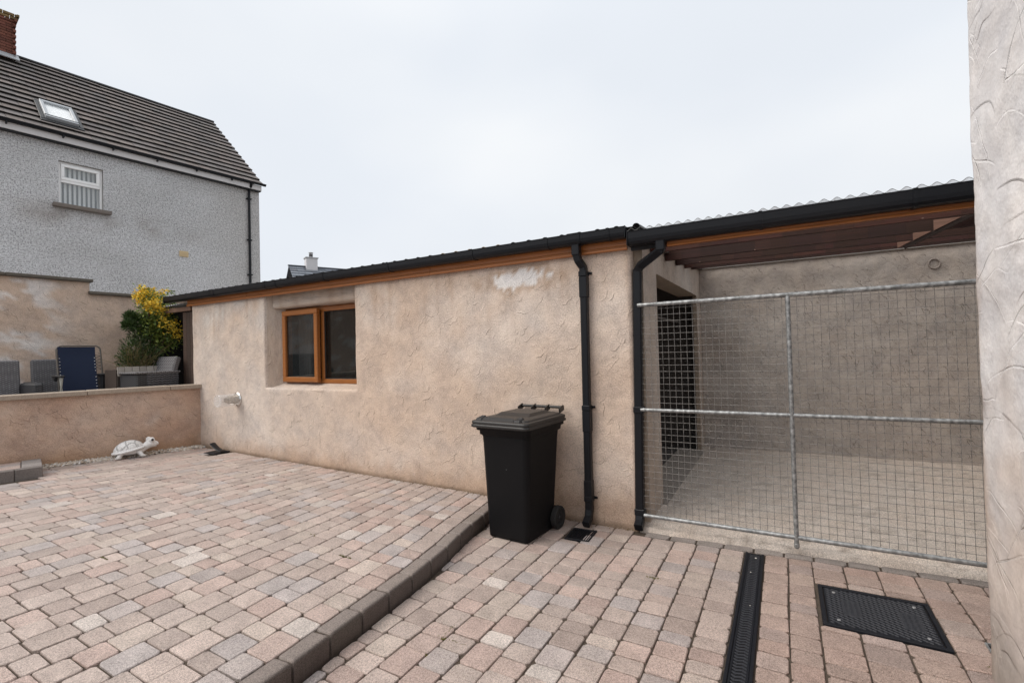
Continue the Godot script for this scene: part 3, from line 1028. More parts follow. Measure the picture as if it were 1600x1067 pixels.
func garden_walls() -> void:
	# low wall, leaving the outbuilding at a slant
	var d := Vector3(-0.25, 0, 0.968).normalized()
	var n := Vector3(0.968, 0, 0.25).normalized()
	var low := thing("garden_wall", "low brown rendered wall with pale stone coping beside the tortoise ornament", "wall", Vector3(-6.96, 0, 0.0))
	var mb := MB.new()
	var tint := func(p: Vector3, _x: float, _y: float) -> Color:
		var a := big.get_noise_3d(p.x * 1.4 + 3.0, p.y * 1.4, p.z * 1.4)
		var b := mid.get_noise_3d(p.x, p.y, p.z * 1.2)
		var c := blend(Color(0.54, 0.375, 0.285), Color(0.62, 0.475, 0.385), 0.4 + 1.1 * a + 0.4 * b)
		c = blend(c, Color(0.42, 0.255, 0.145), smoothstep(0.52 + 0.3 * b, 0.22, p.y) * 0.6)
		c = blend(c, Color(0.62, 0.52, 0.45), smoothstep(0.35, 0.6, b) * 0.5)
		return c * (1.0 + 0.1 * mid.get_noise_3d(p.x * 5.0, p.y * 5.0, p.z * 5.0))
	var pos := func(s: float, y: float) -> Vector3:
		return d * s + Vector3(0, y, 0) + n * 0.012 * mid.get_noise_2d(s * 1.5, y * 2.0)
	face_grid(mb, cuts(-0.1, 4.2, 0.04), cuts(-0.05, 1.14, 0.04), pos, tint, never, n, 1.0 / 2.4, Vector2(0.35, 0.55))
	mb.col = Color(0.4, 0.28, 0.2)
	mb.poly([d * -0.1 - n * 0.21, d * 4.2 - n * 0.21, d * 4.2 - n * 0.21 + Vector3(0, 1.14, 0), d * -0.1 - n * 0.21 + Vector3(0, 1.14, 0)], -n)
	mb.poly([d * 4.2 - n * 0.21, d * 4.2, d * 4.2 + Vector3(0, 1.14, 0), d * 4.2 - n * 0.21 + Vector3(0, 1.14, 0)], d)
	part("wall", mb, M.render_rough, low)
	var s := -0.02
	for w in [0.42, 0.95, 0.92, 0.93, 0.9]:
		var cp := MB.new()
		cp.col = Color(0.55, 0.455, 0.365) * rng.randf_range(0.93, 1.08)
		cp.xf = Transform3D(Basis(d, Vector3.UP, -n), d * (s + w * 0.5) + n * -0.095 + Vector3(0, 1.168 + rng.randf_range(-0.002, 0.002), 0))
		cp.box(Vector3.ZERO, Vector3(w - 0.006, 0.062, 0.30), 0.006)
		part("coping_stone", cp, M.stone, low)
		s += w
	# taller boundary wall behind the terrace
	var bd := Vector3(-0.063, 0, 0.998).normalized()
	var bn := Vector3(0.998, 0, 0.063).normalized()
	var high := thing("boundary_wall", "tall stepped boundary wall in stained brown render behind the terrace chairs", "wall", Vector3(-10.0, 0, 0.35))
	var hb := MB.new()
	var ht := func(p: Vector3, _x: float, _y: float) -> Color:
		var a := big.get_noise_3d(p.x * 1.2 + 9.0, p.y * 1.4, p.z * 1.2)
		var b := mid.get_noise_3d(p.x + 4.0, p.y * 1.6 - p.z * 0.5, p.z * 0.7)
		var c := blend(Color(0.60, 0.445, 0.345), Color(0.69, 0.54, 0.44), 0.45 + a)
		c = blend(c, Color(0.85, 0.80, 0.77), smoothstep(0.08, 0.3, b + 0.6 * a) * smoothstep(0.1, 0.8, p.z) * 0.8)
		return c * (1.0 + 0.1 * mid.get_noise_3d(p.x * 4.0, p.y * 4.0, p.z * 4.0))
	var hp := func(q: float, y: float) -> Vector3:
		var top := 3.07 if q > -0.001 else 2.85
		return bd * q + Vector3(0, minf(y, top), 0) + bn * 0.02 * mid.get_noise_2d(q, y)
	face_grid(hb, cuts(-3.2, 11.0, 0.07, [0.0, -0.0025]), cuts(0.55, 3.07, 0.06, [2.85]), hp, ht, never, bn, 1.0 / 2.4, Vector2(0.6, 0.2))
	hb.col = Color(0.4, 0.28, 0.2)
	hb.box(bd * 5.5 - bn * 0.1 + Vector3(0, 1.81, 0), Vector3(0.16, 2.5, 10.98), 0.0, Basis(bn, Vector3.UP, bd))
	hb.box(bd * -1.6 - bn * 0.1 + Vector3(0, 1.70, 0), Vector3(0.16, 2.28, 3.18), 0.0, Basis(bn, Vector3.UP, bd))
	part("wall", hb, M.render_rough, high)
	for q in [[0.0, 1.1, 3.10], [1.1, 2.3, 3.10], [2.3, 3.6, 3.10], [3.6, 5.0, 3.10], [5.0, 6.4, 3.10], [6.4, 7.8, 3.10], [7.8, 9.4, 3.10], [9.4, 11.0, 3.10], [-1.05, 0.02, 2.88], [-2.1, -1.05, 2.88], [-3.2, -2.1, 2.88]]:
		var cp := MB.new()
		cp.col = Color(0.20, 0.17, 0.14) * rng.randf_range(0.85, 1.15)
		var over := 0.045 if q[0] == 0.0 else 0.0
		cp.xf = Transform3D(Basis(bn, Vector3.UP, bd), bd * ((q[0] + q[1] - over) * 0.5) - bn * 0.07 + Vector3(0, q[2], 0))
		cp.box(Vector3.ZERO, Vector3(0.30, 0.055, q[1] - q[0] + over - 0.008), 0.008)
		part("coping_stone", cp, M.stone, high)

# ---------------------------------------------------------------- ground
func paver(q: Array, top: float, depth: float, slope: Callable, mb: MB) -> void:
	# q: four corners on plan, already inset by the joint; a tumbled block with knocked corners
	var cen: Vector3 = (q[0] + q[1] + q[2] + q[3]) * 0.25
	var ring := []
	for k in 4:
		var a: Vector3 = q[k]
		var b: Vector3 = q[(k + 1) % 4]
		var l := a.distance_to(b)
		var c0 := minf(rng.randf_range(0.006, 0.022), l * 0.3)
		var c1 := minf(rng.randf_range(0.006, 0.022), l * 0.3)
		var out: Vector3 = (a + b) * 0.5 - cen
		var nn := Vector3(out.x, 0, out.z).normalized()
		ring.append(a + (b - a) / l * c0 - nn * rng.randf_range(0, 0.0025))
		ring.append(b + (a - b) / l * c1 - nn * rng.randf_range(0, 0.0025))
	var tx := rng.randfn(0, 0.009)
	var tz := rng.randfn(0, 0.009)
	var up := top + rng.randfn(0, 0.0013)
	var h := func(p: Vector3) -> float:
		return slope.call(p.x, p.z) + up + (p.x - cen.x) * tx + (p.z - cen.z) * tz
	var tops := []
	var edge := []
	var base := []
	for p in ring:
		var inn: Vector3 = cen - p
		inn.y = 0
		inn = inn.normalized()
		var a: Vector3 = p + inn * rng.randf_range(0.003, 0.006)
		tops.append(Vector3(a.x, h.call(a), a.z))
		edge.append(Vector3(p.x, h.call(p) - rng.randf_range(0.003, 0.006), p.z))
		base.append(Vector3(p.x, h.call(p) - depth, p.z))
	var base_c := mb.col
	var s0 := mb.v.size()
	mb.poly(tops, Vector3.UP)
	for k in 8:
		mb.c[s0 + k] = base_c * rng.randf_range(0.88, 1.10)
	mb.col = base_c * 0.93
	for k in 8:
		var e := (k + 1) % 8
		var o: Vector3 = (edge[k] + edge[e]) * 0.5 - cen
		o.y = 0.0
		mb.poly([tops[k], tops[e], edge[e], edge[k]], o + Vector3.UP)
		mb.poly([edge[k], edge[e], base[e], base[k]], o)
	mb.col = base_c

var tones := [Color(0.68, 0.555, 0.49), Color(0.65, 0.54, 0.48), Color(0.59, 0.485, 0.43), Color(0.68, 0.52, 0.455), Color(0.61, 0.555, 0.54), Color(0.57, 0.505, 0.48), Color(0.71, 0.60, 0.52), Color(0.53, 0.425, 0.375), Color(0.64, 0.475, 0.415), Color(0.80, 0.725, 0.665)]
func tone(red_shade: float) -> Color:
	var w := [18, 18, 14, 12, 6, 7, 9, 6, 8, 2]
	var r := rng.randi_range(0, 99)
	var k := 0
	while r >= w[k]:
		r -= w[k]
		k += 1
	var c: Color = tones[k]
	c = blend(c, Color(0.665, 0.56, 0.505), 0.25)
	c.b *= 1.015
	return blend(c, Color(0.44, 0.30, 0.245), red_shade) * rng.randf_range(0.88, 1.09)

func level(_x: float, _z: float) -> float:
	return 0.0

func lay(t: Node3D, blocks: Array, m: Material, called := "paver") -> void:
	# the 300 that show largest are pieces of their own, the rest one sheet of blocks
	var inside := []
	var rest := []
	for b in blocks:
		var c: Vector3 = (b.q[0] + b.q[2]) * 0.5 + Vector3(0, b.slope.call(b.q[0].x, b.q[0].z), 0)
		var area: float = (b.q[1] - b.q[0]).cross(b.q[3] - b.q[0]).length()
		b.show = area / pow(c.distance_to(eye), 3.0)
		if seen(c, 1.04):
			inside.append(b)
		else:
			rest.append(b)
	inside.sort_custom(func(a, b): return a.show > b.show)
	rest.append_array(inside.slice(300))
	for b in inside.slice(0, 300):
		var mb := MB.new()
		mb.col = b.col
		var c: Vector3 = (b.q[0] + b.q[1] + b.q[2] + b.q[3]) * 0.25
		mb.xf = Transform3D(Basis(), -c)
		paver(b.q, b.top, 0.05, b.slope, mb)
		part(called, mb, m, t, Transform3D(Basis(), c))
	var all := MB.new()
	for b in rest:
		all.col = b.col
		paver(b.q, b.top, 0.05, b.slope, all)
	stuff(part("smaller_" + called + "s", all, m, t))

func inset(q: Array, j: float) -> Array:
	var cen: Vector3 = (q[0] + q[1] + q[2] + q[3]) * 0.25
	var out := []
	for k in 4:
		var p: Vector3 = q[k]
		var a: Vector3 = (q[(k + 1) % 4] - p).normalized()
		var b: Vector3 = (q[(k + 3) % 4] - p).normalized()
		out.append(p + (a + b) * (j + rng.randf_range(-0.0012, 0.0018)))
	return out

func ground() -> void:
	var g := MB.new()
	g.box(Vector3(0, -0.16, 0), Vector3(600, 0.1, 600))
	var gn := one("ground", "bare earth that the yard and houses stand on, running out to the horizon", "ground", g, M.ground)
	gn.set_meta("kind", "structure")
	# terrace behind the low wall
	var te := MB.new()
	var pts := PackedVector2Array([Vector2(-7.1, -8), Vector2(-7.1, 0), Vector2(-8.3, 4.4), Vector2(-9.5, 11.6), Vector2(-40, 12), Vector2(-40, -8)])
	te.extrude(pts, Vector3(0, -0.1, 0), Vector3.RIGHT, Vector3.BACK, Vector3(0, 0.72, 0))
	te.col = Color(0.4, 0.36, 0.32)
	var tn := one("terrace", "raised paved terrace floor behind the low wall", "terrace", te, M.concrete)
	tn.set_meta("kind", "structure")

	# ---- upper paving
	var up := ground_piece("upper_paving", "raised yard of tumbled pink and buff block paving left of the kerb", "paving")
	var bed := MB.new()
	var zz := cuts(0.0, 5.2, 0.2)
	for k in zz.size() - 1:
		var za: float = zz[k]
		var zb: float = zz[k + 1]
		var xa := kerb_x(za) - 0.06
		var xb := kerb_x(zb) - 0.06
		bed.poly([Vector3(low_x(za) - 0.05, up_y(low_x(za), za) - 0.013, za), Vector3(xa, up_y(xa, za) - 0.013, za), Vector3(xb, up_y(xb, zb) - 0.013, zb), Vector3(low_x(zb) - 0.05, up_y(low_x(zb), zb) - 0.013, zb)], Vector3.UP)
	part("joint_sand", bed, M.sand, up)
	var blocks := []
	var cols := 35
	for c in cols:
		var lean0 := rng.randf_range(-0.02, 0.02)
		var z := 0.006 + lean0 * 0.2
		var edge := func(u: float, zq: float) -> float:
			return lerpf(kerb_x(zq) - 0.114, low_x(zq) + 0.16, u / cols) + 0.004 * mid.get_noise_2d(u * 3.0, zq * 2.0)
		while z < 4.7:
			var near_k := 1.0 - float(c) / cols
			var l: float = [0.115, 0.145, 0.17, 0.205, 0.235][mini(4, int(rng.randf() * lerpf(5.0, 3.6, near_k)))]
			var za := z
			var zb := z + l
			z = zb
			var q := [Vector3(edge.call(c + 1, za), 0, za), Vector3(edge.call(c, za), 0, za), Vector3(edge.call(c, zb), 0, zb), Vector3(edge.call(c + 1, zb), 0, zb)]
			var cx: float = q[0].x
			if cx < -6.72 and za > 1.88:
				continue
			if Vector2(cx + 6.25, (za + zb) * 0.5 - 0.13).length() < 0.14:
				continue
			blocks.append({q = inset(q, 0.0027), top = 0.0, slope = up_y, col = tone(0.0)})
	lay(up, blocks, M.paver)

	# ---- kerb of long dark blocks
	var kb := ground_piece("kerb", "curving kerb of dark grey blocks stepping down to the lower paving", "kerb")
	var z0 := 0.02
	while z0 < 5.0:
		var z1 := z0 + rng.randf_range(0.232, 0.248)
		var xa := kerb_x(z0)
		var xb := kerb_x(z1)
		var d := Vector3(xb - xa, 0, z1 - z0)
		var cc := Vector3((xa + xb) * 0.5, 0, (z0 + z1) * 0.5)
		var zax := d.normalized()
		var xax := Vector3.UP.cross(zax)
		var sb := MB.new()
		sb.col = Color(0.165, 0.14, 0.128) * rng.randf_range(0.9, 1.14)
		var hgt := up_y(cc.x, cc.z) + 0.004 + rng.randf_range(-0.003, 0.003)
		var l := d.length() - 0.016
		# a worn nose: rings along the length
		var rings := []
		for s in [[-0.5, 0.016], [-0.475, 0.004], [-0.44, 0.0], [0.1, 0.001], [0.44, 0.0], [0.475, 0.004], [0.5, 0.016]]:
			var ring := []
			var w: float = 0.112 - s[1] * 0.6
			var wob := rng.randf_range(-0.0015, 0.0015)
			for p in [Vector2(0, -0.05), Vector2(0, hgt - 0.020 - s[1]), Vector2(-0.004, hgt - 0.010 - s[1]), Vector2(-0.012 + wob, hgt - 0.002 - s[1] * 0.8), Vector2(-0.024, hgt - s[1] * 0.7 + wob), Vector2(-w + 0.01, hgt - s[1] * 0.7), Vector2(-w, hgt - 0.008 - s[1]), Vector2(-w, -0.05)]:
				ring.append(xax * p.x + Vector3(0, p.y, 0) + zax * s[0] * l)
			rings.append(ring)
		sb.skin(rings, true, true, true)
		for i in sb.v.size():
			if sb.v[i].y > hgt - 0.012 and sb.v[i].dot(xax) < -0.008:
				sb.c[i] = sb.c[i] * 1.9  # top lightened: wear plus the light falling on it, painted in
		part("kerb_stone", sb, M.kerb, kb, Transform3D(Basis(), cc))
		z0 = z1

	# ---- lower paving in straight columns beside the channel
	var lo := ground_piece("lower_paving", "lower strip of pink and grey block paving between kerb and house", "paving")
	var sand := MB.new()
	sand.box(Vector3(0.5, -0.062, 2.6), Vector3(5.6, 0.1, 5.6))
	part("joint_sand", sand, M.sand, lo)
	blocks = []
	var holes := [Rect2(0.858, 0.03, 0.135, 6.0), Rect2(1.295, 0.39, 0.585, 0.55), Rect2(-0.515, 0.165, 0.235, 0.27), Rect2(2.03, 0.76, 0.12, 0.14)]
	var xs := []
	for k in 14:
		xs.append(0.858 - 0.1735 * k)
	xs.reverse()
	xs.append_array([0.993, 1.145, 1.295, 1.482, 1.676, 1.88, 2.05, 2.225, 2.40])
	for k in xs.size() - 1:
		var xa: float = xs[k]
		var xb: float = xs[k + 1]
		if absf(xa - 0.858) < 0.001:
			continue
		var xm := (xa + xb) * 0.5
		var z := 0.012 if xm < 0.02 else 0.105 - 0.05 * xm + rng.randf_range(0.0, 0.004)
		while z < 5.0:
			var l: float = [0.108, 0.122, 0.14, 0.155, 0.17][rng.randi_range(0, 4)]
			if xm < -0.2:
				l = [0.122, 0.14, 0.155, 0.17, 0.2][rng.randi_range(0, 4)]
			var za := z
			var zb := z + l
			z = zb
			if xm > 1.97 and za > 0.95:
				break
			for h in holes:
				var r: Rect2 = h
				if xm > r.position.x and xm < r.end.x:
					if za < r.position.y and zb > r.position.y:
						zb = r.position.y
					elif za >= r.position.y - 0.001 and za < r.end.y:
						za = r.end.y if zb > r.end.y + 0.03 else 99.0
			if zb - za < 0.03:
				continue
			var ka := kerb_x(za) + 0.003
			var kb2 := kerb_x(zb) + 0.003
			if xb < minf(ka, kb2) + 0.02:
				continue
			var j := 0.004 * mid.get_noise_2d(xm * 3.0, za * 2.0)
			var q := [Vector3(maxf(xa, ka) + j, 0, za), Vector3(xb + j, 0, za), Vector3(xb + j, 0, zb), Vector3(maxf(xa, kb2) + j, 0, zb)]
			if xb - maxf(ka, kb2) < 0.03 and xa < ka:
				continue
			blocks.append({q = inset(q, 0.0029), top = 0.0, slope = level, col = tone(0.6 if xm > 1.0 else (0.2 if xm > 0.3 else 0.05))})  # darker red tone near the house paints in the shade of its wall
	lay(lo, blocks, M.paver)
	# stretcher course of darker blocks along the threshold
	var xq := 0.085
	while xq < 2.5:
		var w := rng.randf_range(0.19, 0.215)
		var b := MB.new()
		b.col = Color(0.36, 0.315, 0.29) * rng.randf_range(0.85, 1.15)
		var za := 0.005 - 0.05 * xq
		var zc := 0.005 - 0.05 * (xq + w)
		paver(inset([Vector3(xq, 0, za), Vector3(xq + w, 0, zc), Vector3(xq + w, 0, zc + 0.098), Vector3(xq, 0, za + 0.098)], 0.0045), 0.002, 0.05, level, b)
		part("edge_paver", b, M.paver, lo)
		xq += w

	# ---- concrete threshold and floor of the open bay
	var cf := MB.new()
	var ct := func(p: Vector3, _x: float, _z: float) -> Color:
		var a := mid.get_noise_3d(p.x * 1.5, 0.0, p.z * 1.5)
		var b := mid.get_noise_3d(p.x * 6.0, 9.0, p.z * 6.0)
		var c := blend(Color(0.74, 0.63, 0.545), Color(0.80, 0.715, 0.645), 0.5 + a)
		c = blend(c, Color(0.26, 0.20, 0.15), smoothstep(0.15, 0.6, b + 0.6 * a) * 0.45)
		return c * (1.0 + 0.16 * mid.get_noise_3d(p.x * 16.0, 4.0, p.z * 16.0))
	var cp := func(x: float, u: float) -> Vector3:
		var zf := 0.002 - 0.05 * maxf(0.0, minf(x, 2.6))
		var z := 0.0
		var y := 0.0
		if u <= 1.0:
			z = zf - 0.045 * u
			y = lerpf(-0.02, 0.030, sin(u * PI * 0.5))
		elif u <= 2.0:
			z = zf - 0.045 - 0.09 * (u - 1.0)
			y = 0.030 + 0.032 * smoothstep(1.2, 1.8, u)
		else:
			var f := (u - 2.0) / 8.0
			z = lerpf(zf - 0.135, -3.6, f)
			y = lerpf(0.062, 0.095, f)
		return Vector3(x, y + 0.004 * mid.get_noise_2d(x * 3.0, z * 3.0), z)
	var us := cuts(0, 2, 0.125)
	us.append_array(cuts(2.15, 10.0, 0.15))
	face_grid(cf, cuts(0.03, 3.65, 0.06), us, cp, ct, never, Vector3.UP)
	var fn := one("concrete_floor", "rough concrete floor and worn threshold of the open bay", "floor", cf, M.concrete)
	fn.set_meta("kind", "structure")
	# doorway apron
	var ap := MB.new()
	ap.col = Color(0.42, 0.37, 0.33)
	ap.poly([Vector3(-0.2, 0.10, -0.6), Vector3(0.14, 0.075, -0.6), Vector3(0.14, 0.10, -3.15), Vector3(-0.2, 0.115, -3.15)], Vector3.UP)
	part("door_apron", ap, M.concrete, fn)

	# ---- gravel along the foot of the low wall
	var gv := MB.new()
	var nn := Vector3(0.968, 0, 0.25).normalized()
	for k in 1700:
		var z := rng.randf_range(0.02, 1.93)
		var wide := 0.155 + 0.02 * sin(z * 7.0)
		var off := rng.randf() * wide + 0.004
		var x := low_x(z) + off
		var r := rng.randf_range(0.008, 0.019)
		var p := Vector3(x, up_y(x, z) - 0.006 + rng.randf_range(0, 0.017) + 0.02 * (1.0 - off / wide), z)
		var b := Basis.from_euler(Vector3(rng.randf() * 6, rng.randf() * 6, rng.randf() * 6)).scaled_local(Vector3(r * 1.3, r * 0.75, r))
		var s := rng.randf()
		gv.col = (Color(0.66, 0.60, 0.53) if s < 0.5 else Color(0.52, 0.42, 0.33) if s < 0.75 else Color(0.72, 0.70, 0.68) if s < 0.9 else Color(0.30, 0.25, 0.21)) * rng.randf_range(0.85, 1.1)
		var o := [Vector3.RIGHT, Vector3.UP, Vector3.BACK, Vector3.LEFT, Vector3.DOWN, Vector3.FORWARD]
		for fc in [[0, 1, 2], [2, 1, 3], [3, 1, 5], [5, 1, 0], [2, 4, 0], [3, 4, 2], [5, 4, 3], [0, 4, 5]]:
			gv.poly([p + b * o[fc[0]], p + b * o[fc[1]], p + b * o[fc[2]]], b * (o[fc[0]] + o[fc[1]] + o[fc[2]]))
	var gvn := one("gravel", "pale loose pebbles along the foot of the low wall", "gravel", gv, M.vc)
	gvn.set_meta("kind", "stuff")
	# crumbs of mortar, grit and dead leaf along the foot of the long wall
	var cr := MB.new()
	for k in 420:
		var x := rng.randf_range(-6.9, 0.0)
		var z := 0.012 + absf(rng.randfn(0.0, 0.022))
		var r := rng.randf_range(0.003, 0.009)
		cr.col = (Color(0.42, 0.34, 0.27) if rng.randf() < 0.5 else Color(0.16, 0.11, 0.06)) * rng.randf_range(0.7, 1.3)
		cr.box(Vector3(x, (up_y(x, z) if x < -1.5 else 0.0) + r * 0.3, z), Vector3(r * 1.5, r * 0.7, r), r * 0.15, Basis(Vector3.UP, rng.randf() * 3.0))
	var crn := one("wall_foot_litter", "crumbs of grit and dead leaf along the foot of the rendered wall", "litter", cr, M.vc)
	crn.set_meta("kind", "stuff")
	# moss in a few joints
	var ms := MB.new()
	for q in [[-2.22, 1.57, 0.10, 0.0, 1], [-3.89, 2.06, 0.12, 0.0, 1], [-4.5, 1.72, 0.08, 0.0, 1], [-1.67, 1.73, 0.12, 0.0, 1], [-0.60, 2.19, 0.16, 0.0, 0], [-0.56, 1.93, 0.22, 1.5, 0], [-0.50, 2.02, 0.2, 0.0, 0], [0.33, 0.80, 0.1, 0.0, 0], [-0.69, 1.25, 0.1, 0.0, 0], [2.0, 1.04, 0.12, 1.2, 0], [-3.2, 2.6, 0.1, 0.0, 1]]:
		for k in 46:
			var f := rng.randf_range(-0.5, 0.5)
			var x: float = q[0] + cos(q[3]) * f * q[2] + rng.randfn(0, 0.004)
			var z: float = q[1] + sin(q[3]) * f * q[2] + rng.randfn(0, 0.004)
			var y := (up_y(x, z) if q[4] == 1 else 0.0) - 0.008
			ms.col = Color(0.085, 0.095, 0.022).lerp(Color(0.16, 0.13, 0.035), rng.randf()) 
			var r := rng.randf_range(0.004, 0.009)
			for s in 3:
				var w := TAU * s / 3.0 + f * 9.0
				ms.poly([Vector3(x + r * cos(w), y, z + r * sin(w)), Vector3(x + r * cos(w + 2.1), y, z + r * sin(w + 2.1)), Vector3(x, y + r * 1.6, z)], Vector3(cos(w + 1.05), 0.6, sin(w + 1.05)))
	var mn := one("moss", "thin lines of yellow green moss growing in paving joints", "moss", ms, M.leaf)
	mn.set_meta("kind", "stuff")

	# ---- the step at the left edge
	var sp := ground_piece("paved_step", "raised step of dark edging blocks against the low wall at far left", "step")
	var sd := Vector3(-0.25, 0, 0.968).normalized()
	var sn := Vector3(0.968, 0, 0.25).normalized()
	var so := Vector3(-6.74, 0, 1.93)
	var hy := up_y(-6.8, 2.0)
	var ba := Basis(sn, Vector3.UP, sd)
	for k in 5:
		var b := MB.new()
		b.col = Color(0.26, 0.23, 0.215) * rng.randf_range(0.9, 1.1)
		b.box(Vector3.ZERO, Vector3(0.11, 0.19, 0.236), 0.007)
		part("step_block", b, M.kerb, sp, Transform3D(ba, so + sd * (0.12 + 0.24 * k) + Vector3(0, hy + 0.03, 0) - sn * 0.055))
	for k in 5:
		var b := MB.new()
		b.col = Color(0.46, 0.42, 0.40) * rng.randf_range(0.9, 1.1)
		b.box(Vector3.ZERO, Vector3(0.112, 0.16, 0.18), 0.006)
		part("step_block", b, M.kerb, sp, Transform3D(ba, so - sn * (0.17 + 0.117 * k) + sd * 0.092 + Vector3(0, hy + 0.046, 0)))
	for r in 4:
		for k in 5:
			var b := MB.new()
			b.col = tone(0.0) * 0.95
			b.box(Vector3.ZERO, Vector3(0.13, 0.1, 0.2), 0.006)
			part("paver", b, M.paver, sp, Transform3D(ba, so - sn * (0.18 + 0.137 * r) + sd * (0.29 + 0.206 * k) + Vector3(0, hy + 0.072, 0)))
	var fill := MB.new()
	fill.box(Vector3.ZERO, Vector3(0.62, 0.2, 1.1))
	part("fill", fill, M.sand, sp, Transform3D(ba, so - sn * 0.40 + sd * 0.62 + Vector3(0, hy + 0.005, 0)))

# ---------------------------------------------------------------- houses behind
func grey_house() -> void:
	var t := thing("grey_house", "grey pebble dashed two storey house with dark tiled roof and brick chimney", "house", Vector3(-13.36, 0, -5.15), atan2(0.9923, 0.124))
	var L := 14.0
	var wall := MB.new()
	var tint := func(p: Vector3, _x: float, _y: float) -> Color:
		var a := big.get_noise_3d(p.x * 0.7, p.y * 0.9, 3.0)
		var b := mid.get_noise_3d(p.x * 0.6, p.y * 0.8, 8.0)
		var c := blend(Color(0.65, 0.645, 0.65), Color(0.755, 0.755, 0.77), 0.5 + a + 0.5 * b)
		var band := exp(-pow((p.y - 5.2 - 0.08 * p.x * 0.0) / 0.28, 2.0)) * smoothstep(-6.5, -4.8, p.x) * smoothstep(-0.6, -3.0, p.x)
		c = blend(c, Color(0.32, 0.27, 0.235), band * (0.2 + 0.9 * b + 0.4 * a))
		c = blend(c, Color(0.62, 0.58, 0.54), smoothstep(-2.6, -0.2, p.x) * 0.45)
		return c
	var pos := func(x: float, y: float) -> Vector3:
		return Vector3(x, y, 0)
	var wsk := func(x: float, y: float) -> bool:
		return x > -4.755 and x < -3.915 and y > 5.44 and y < 6.50
	face_grid(wall, cuts(-L, 0, 0.12, [-4.755, -3.915]), cuts(0, 6.95, 0.12, [5.44, 6.50]), pos, tint, wsk, Vector3.BACK)
	wall.col = Color(0.36, 0.34, 0.32)
	wall.poly([Vector3(0, 0, 0), Vector3(0, 0, -7), Vector3(0, 6.95, -7), Vector3(0, 10.2, -3.5), Vector3(0, 6.95, 0)], Vector3.RIGHT)
	wall.poly([Vector3(-L, 0, 0), Vector3(-L, 0, -7), Vector3(-L, 6.95, -7), Vector3(-L, 10.2, -3.5), Vector3(-L, 6.95, 0)], Vector3.LEFT)
	wall.poly([Vector3(-L, 0, -7), Vector3(0, 0, -7), Vector3(0, 6.95, -7), Vector3(-L, 6.95, -7)], Vector3.FORWARD)
	for q in [[-4.755, 1], [-3.915, -1]]:
		wall.poly([Vector3(q[0], 5.44, 0), Vector3(q[0], 5.44, -0.15), Vector3(q[0], 6.50, -0.15), Vector3(q[0], 6.50, 0)], Vector3(q[1], 0, 0))
	wall.poly([Vector3(-4.755, 6.5, 0), Vector3(-3.915, 6.5, 0), Vector3(-3.915, 6.5, -0.15), Vector3(-4.755, 6.5, -0.15)], Vector3.DOWN)
	part("wall", wall, M.dash, t)
	# roof in overlapping courses
	var e := Vector3(0, 7.10, 0.17)
	var r := Vector3(0, 10.28, -3.5)
	var dir := (r - e).normalized()
	var nor := Vector3(0, -dir.z, dir.y)
	var n := 15
	var len := (r - e).length() / n
	var roof := MB.new()
	roof.col = Color(0.06, 0.055, 0.05)
	roof.poly([e + Vector3(0.04, 0, 0) - nor * 0.02, e + Vector3(-L, 0, 0) - nor * 0.02, r + Vector3(-L, 0, 0) - nor * 0.02, r + Vector3(0.04, 0, 0) - nor * 0.02], nor)
	roof.poly([Vector3(0.04, 10.26, -3.5), Vector3(-L, 10.26, -3.5), Vector3(-L, 6.95, -7.1), Vector3(0.04, 6.95, -7.1)], Vector3(0, 1, -1))
	var rn := part("roof", roof, M.tile, t)
	var butt := 0.058
	for k in n:
		var c := MB.new()
		var x := 0.06
		var lo := e + dir * (len * k)
		var row := rng.randf_range(0.95, 1.05)
		while x > -L:
			var w := 0.30
			c.col = Color(0.27, 0.225, 0.205).lerp(Color(0.215, 0.195, 0.19), rng.randf()) * rng.randf_range(0.86, 1.16) * row
			var j := rng.randf_range(-0.004, 0.004)
			var a := lo + Vector3(x - 0.004, 0, 0) + nor * (butt + j)
			var b := lo + Vector3(x - w, 0, 0) + nor * (butt + j)
			var up := dir * (len + 0.03)
			var low2 := -nor * (butt - 0.002)
			c.poly([a, b, b + up + low2, a + up + low2], nor)
			var keep := c.col
			c.col = Color(0.05, 0.045, 0.042)  # butt face darkened to paint the shadow line between courses
			c.poly([a, b, b + low2 + dir * 0.03, a + low2 + dir * 0.03], -dir)
			c.col = keep
			if x > 0.0:
				c.poly([a, a + low2, a + up + low2], Vector3.RIGHT)
			x -= w
		part("tile_course", c, M.tile, rn)
	var rx := 0.06
	while rx > -L:
		var ridge := MB.new()
		ridge.col = Color(0.055, 0.055, 0.058) * rng.randf_range(0.9, 1.1)
		var q := []
		for s in 7:
			var w := PI * s / 6.0
			q.append(Vector2(0.13 * cos(w), 0.085 * sin(w)))
		ridge.extrude(PackedVector2Array(q), Vector3(rx - 0.44, 10.245, -3.5), Vector3.BACK, Vector3.UP, Vector3(0.432, 0, 0))
		part("ridge_tile", ridge, M.tile, rn)
		rx -= 0.44
	# rooflight
	var rl := Basis(Vector3.RIGHT, nor, Vector3.RIGHT.cross(nor))
	var ro := e + dir * 1.10 + Vector3(-4.63, 0, 0) + nor * 0.07
	var fr := MB.new()
	for q in [[0.0, -0.47, 0.62, 0.09], [0.0, 0.47, 0.62, 0.09]]:
		fr.box(Vector3(q[0], 0.02, q[1]), Vector3(q[2], 0.10, q[3]), 0.01)
	for x in [-0.275, 0.275]:
		fr.box(Vector3(x, 0.018, 0), Vector3(0.075, 0.096, 0.85), 0.01)
	var skirt := MB.new()
	for x in [-0.36, 0.36]:
		skirt.box(Vector3(x, -0.02, 0), Vector3(0.075, 0.05, 1.10), 0.005)
	skirt.box(Vector3(0, -0.02, 0.585), Vector3(0.80, 0.03, 0.12), 0.005)
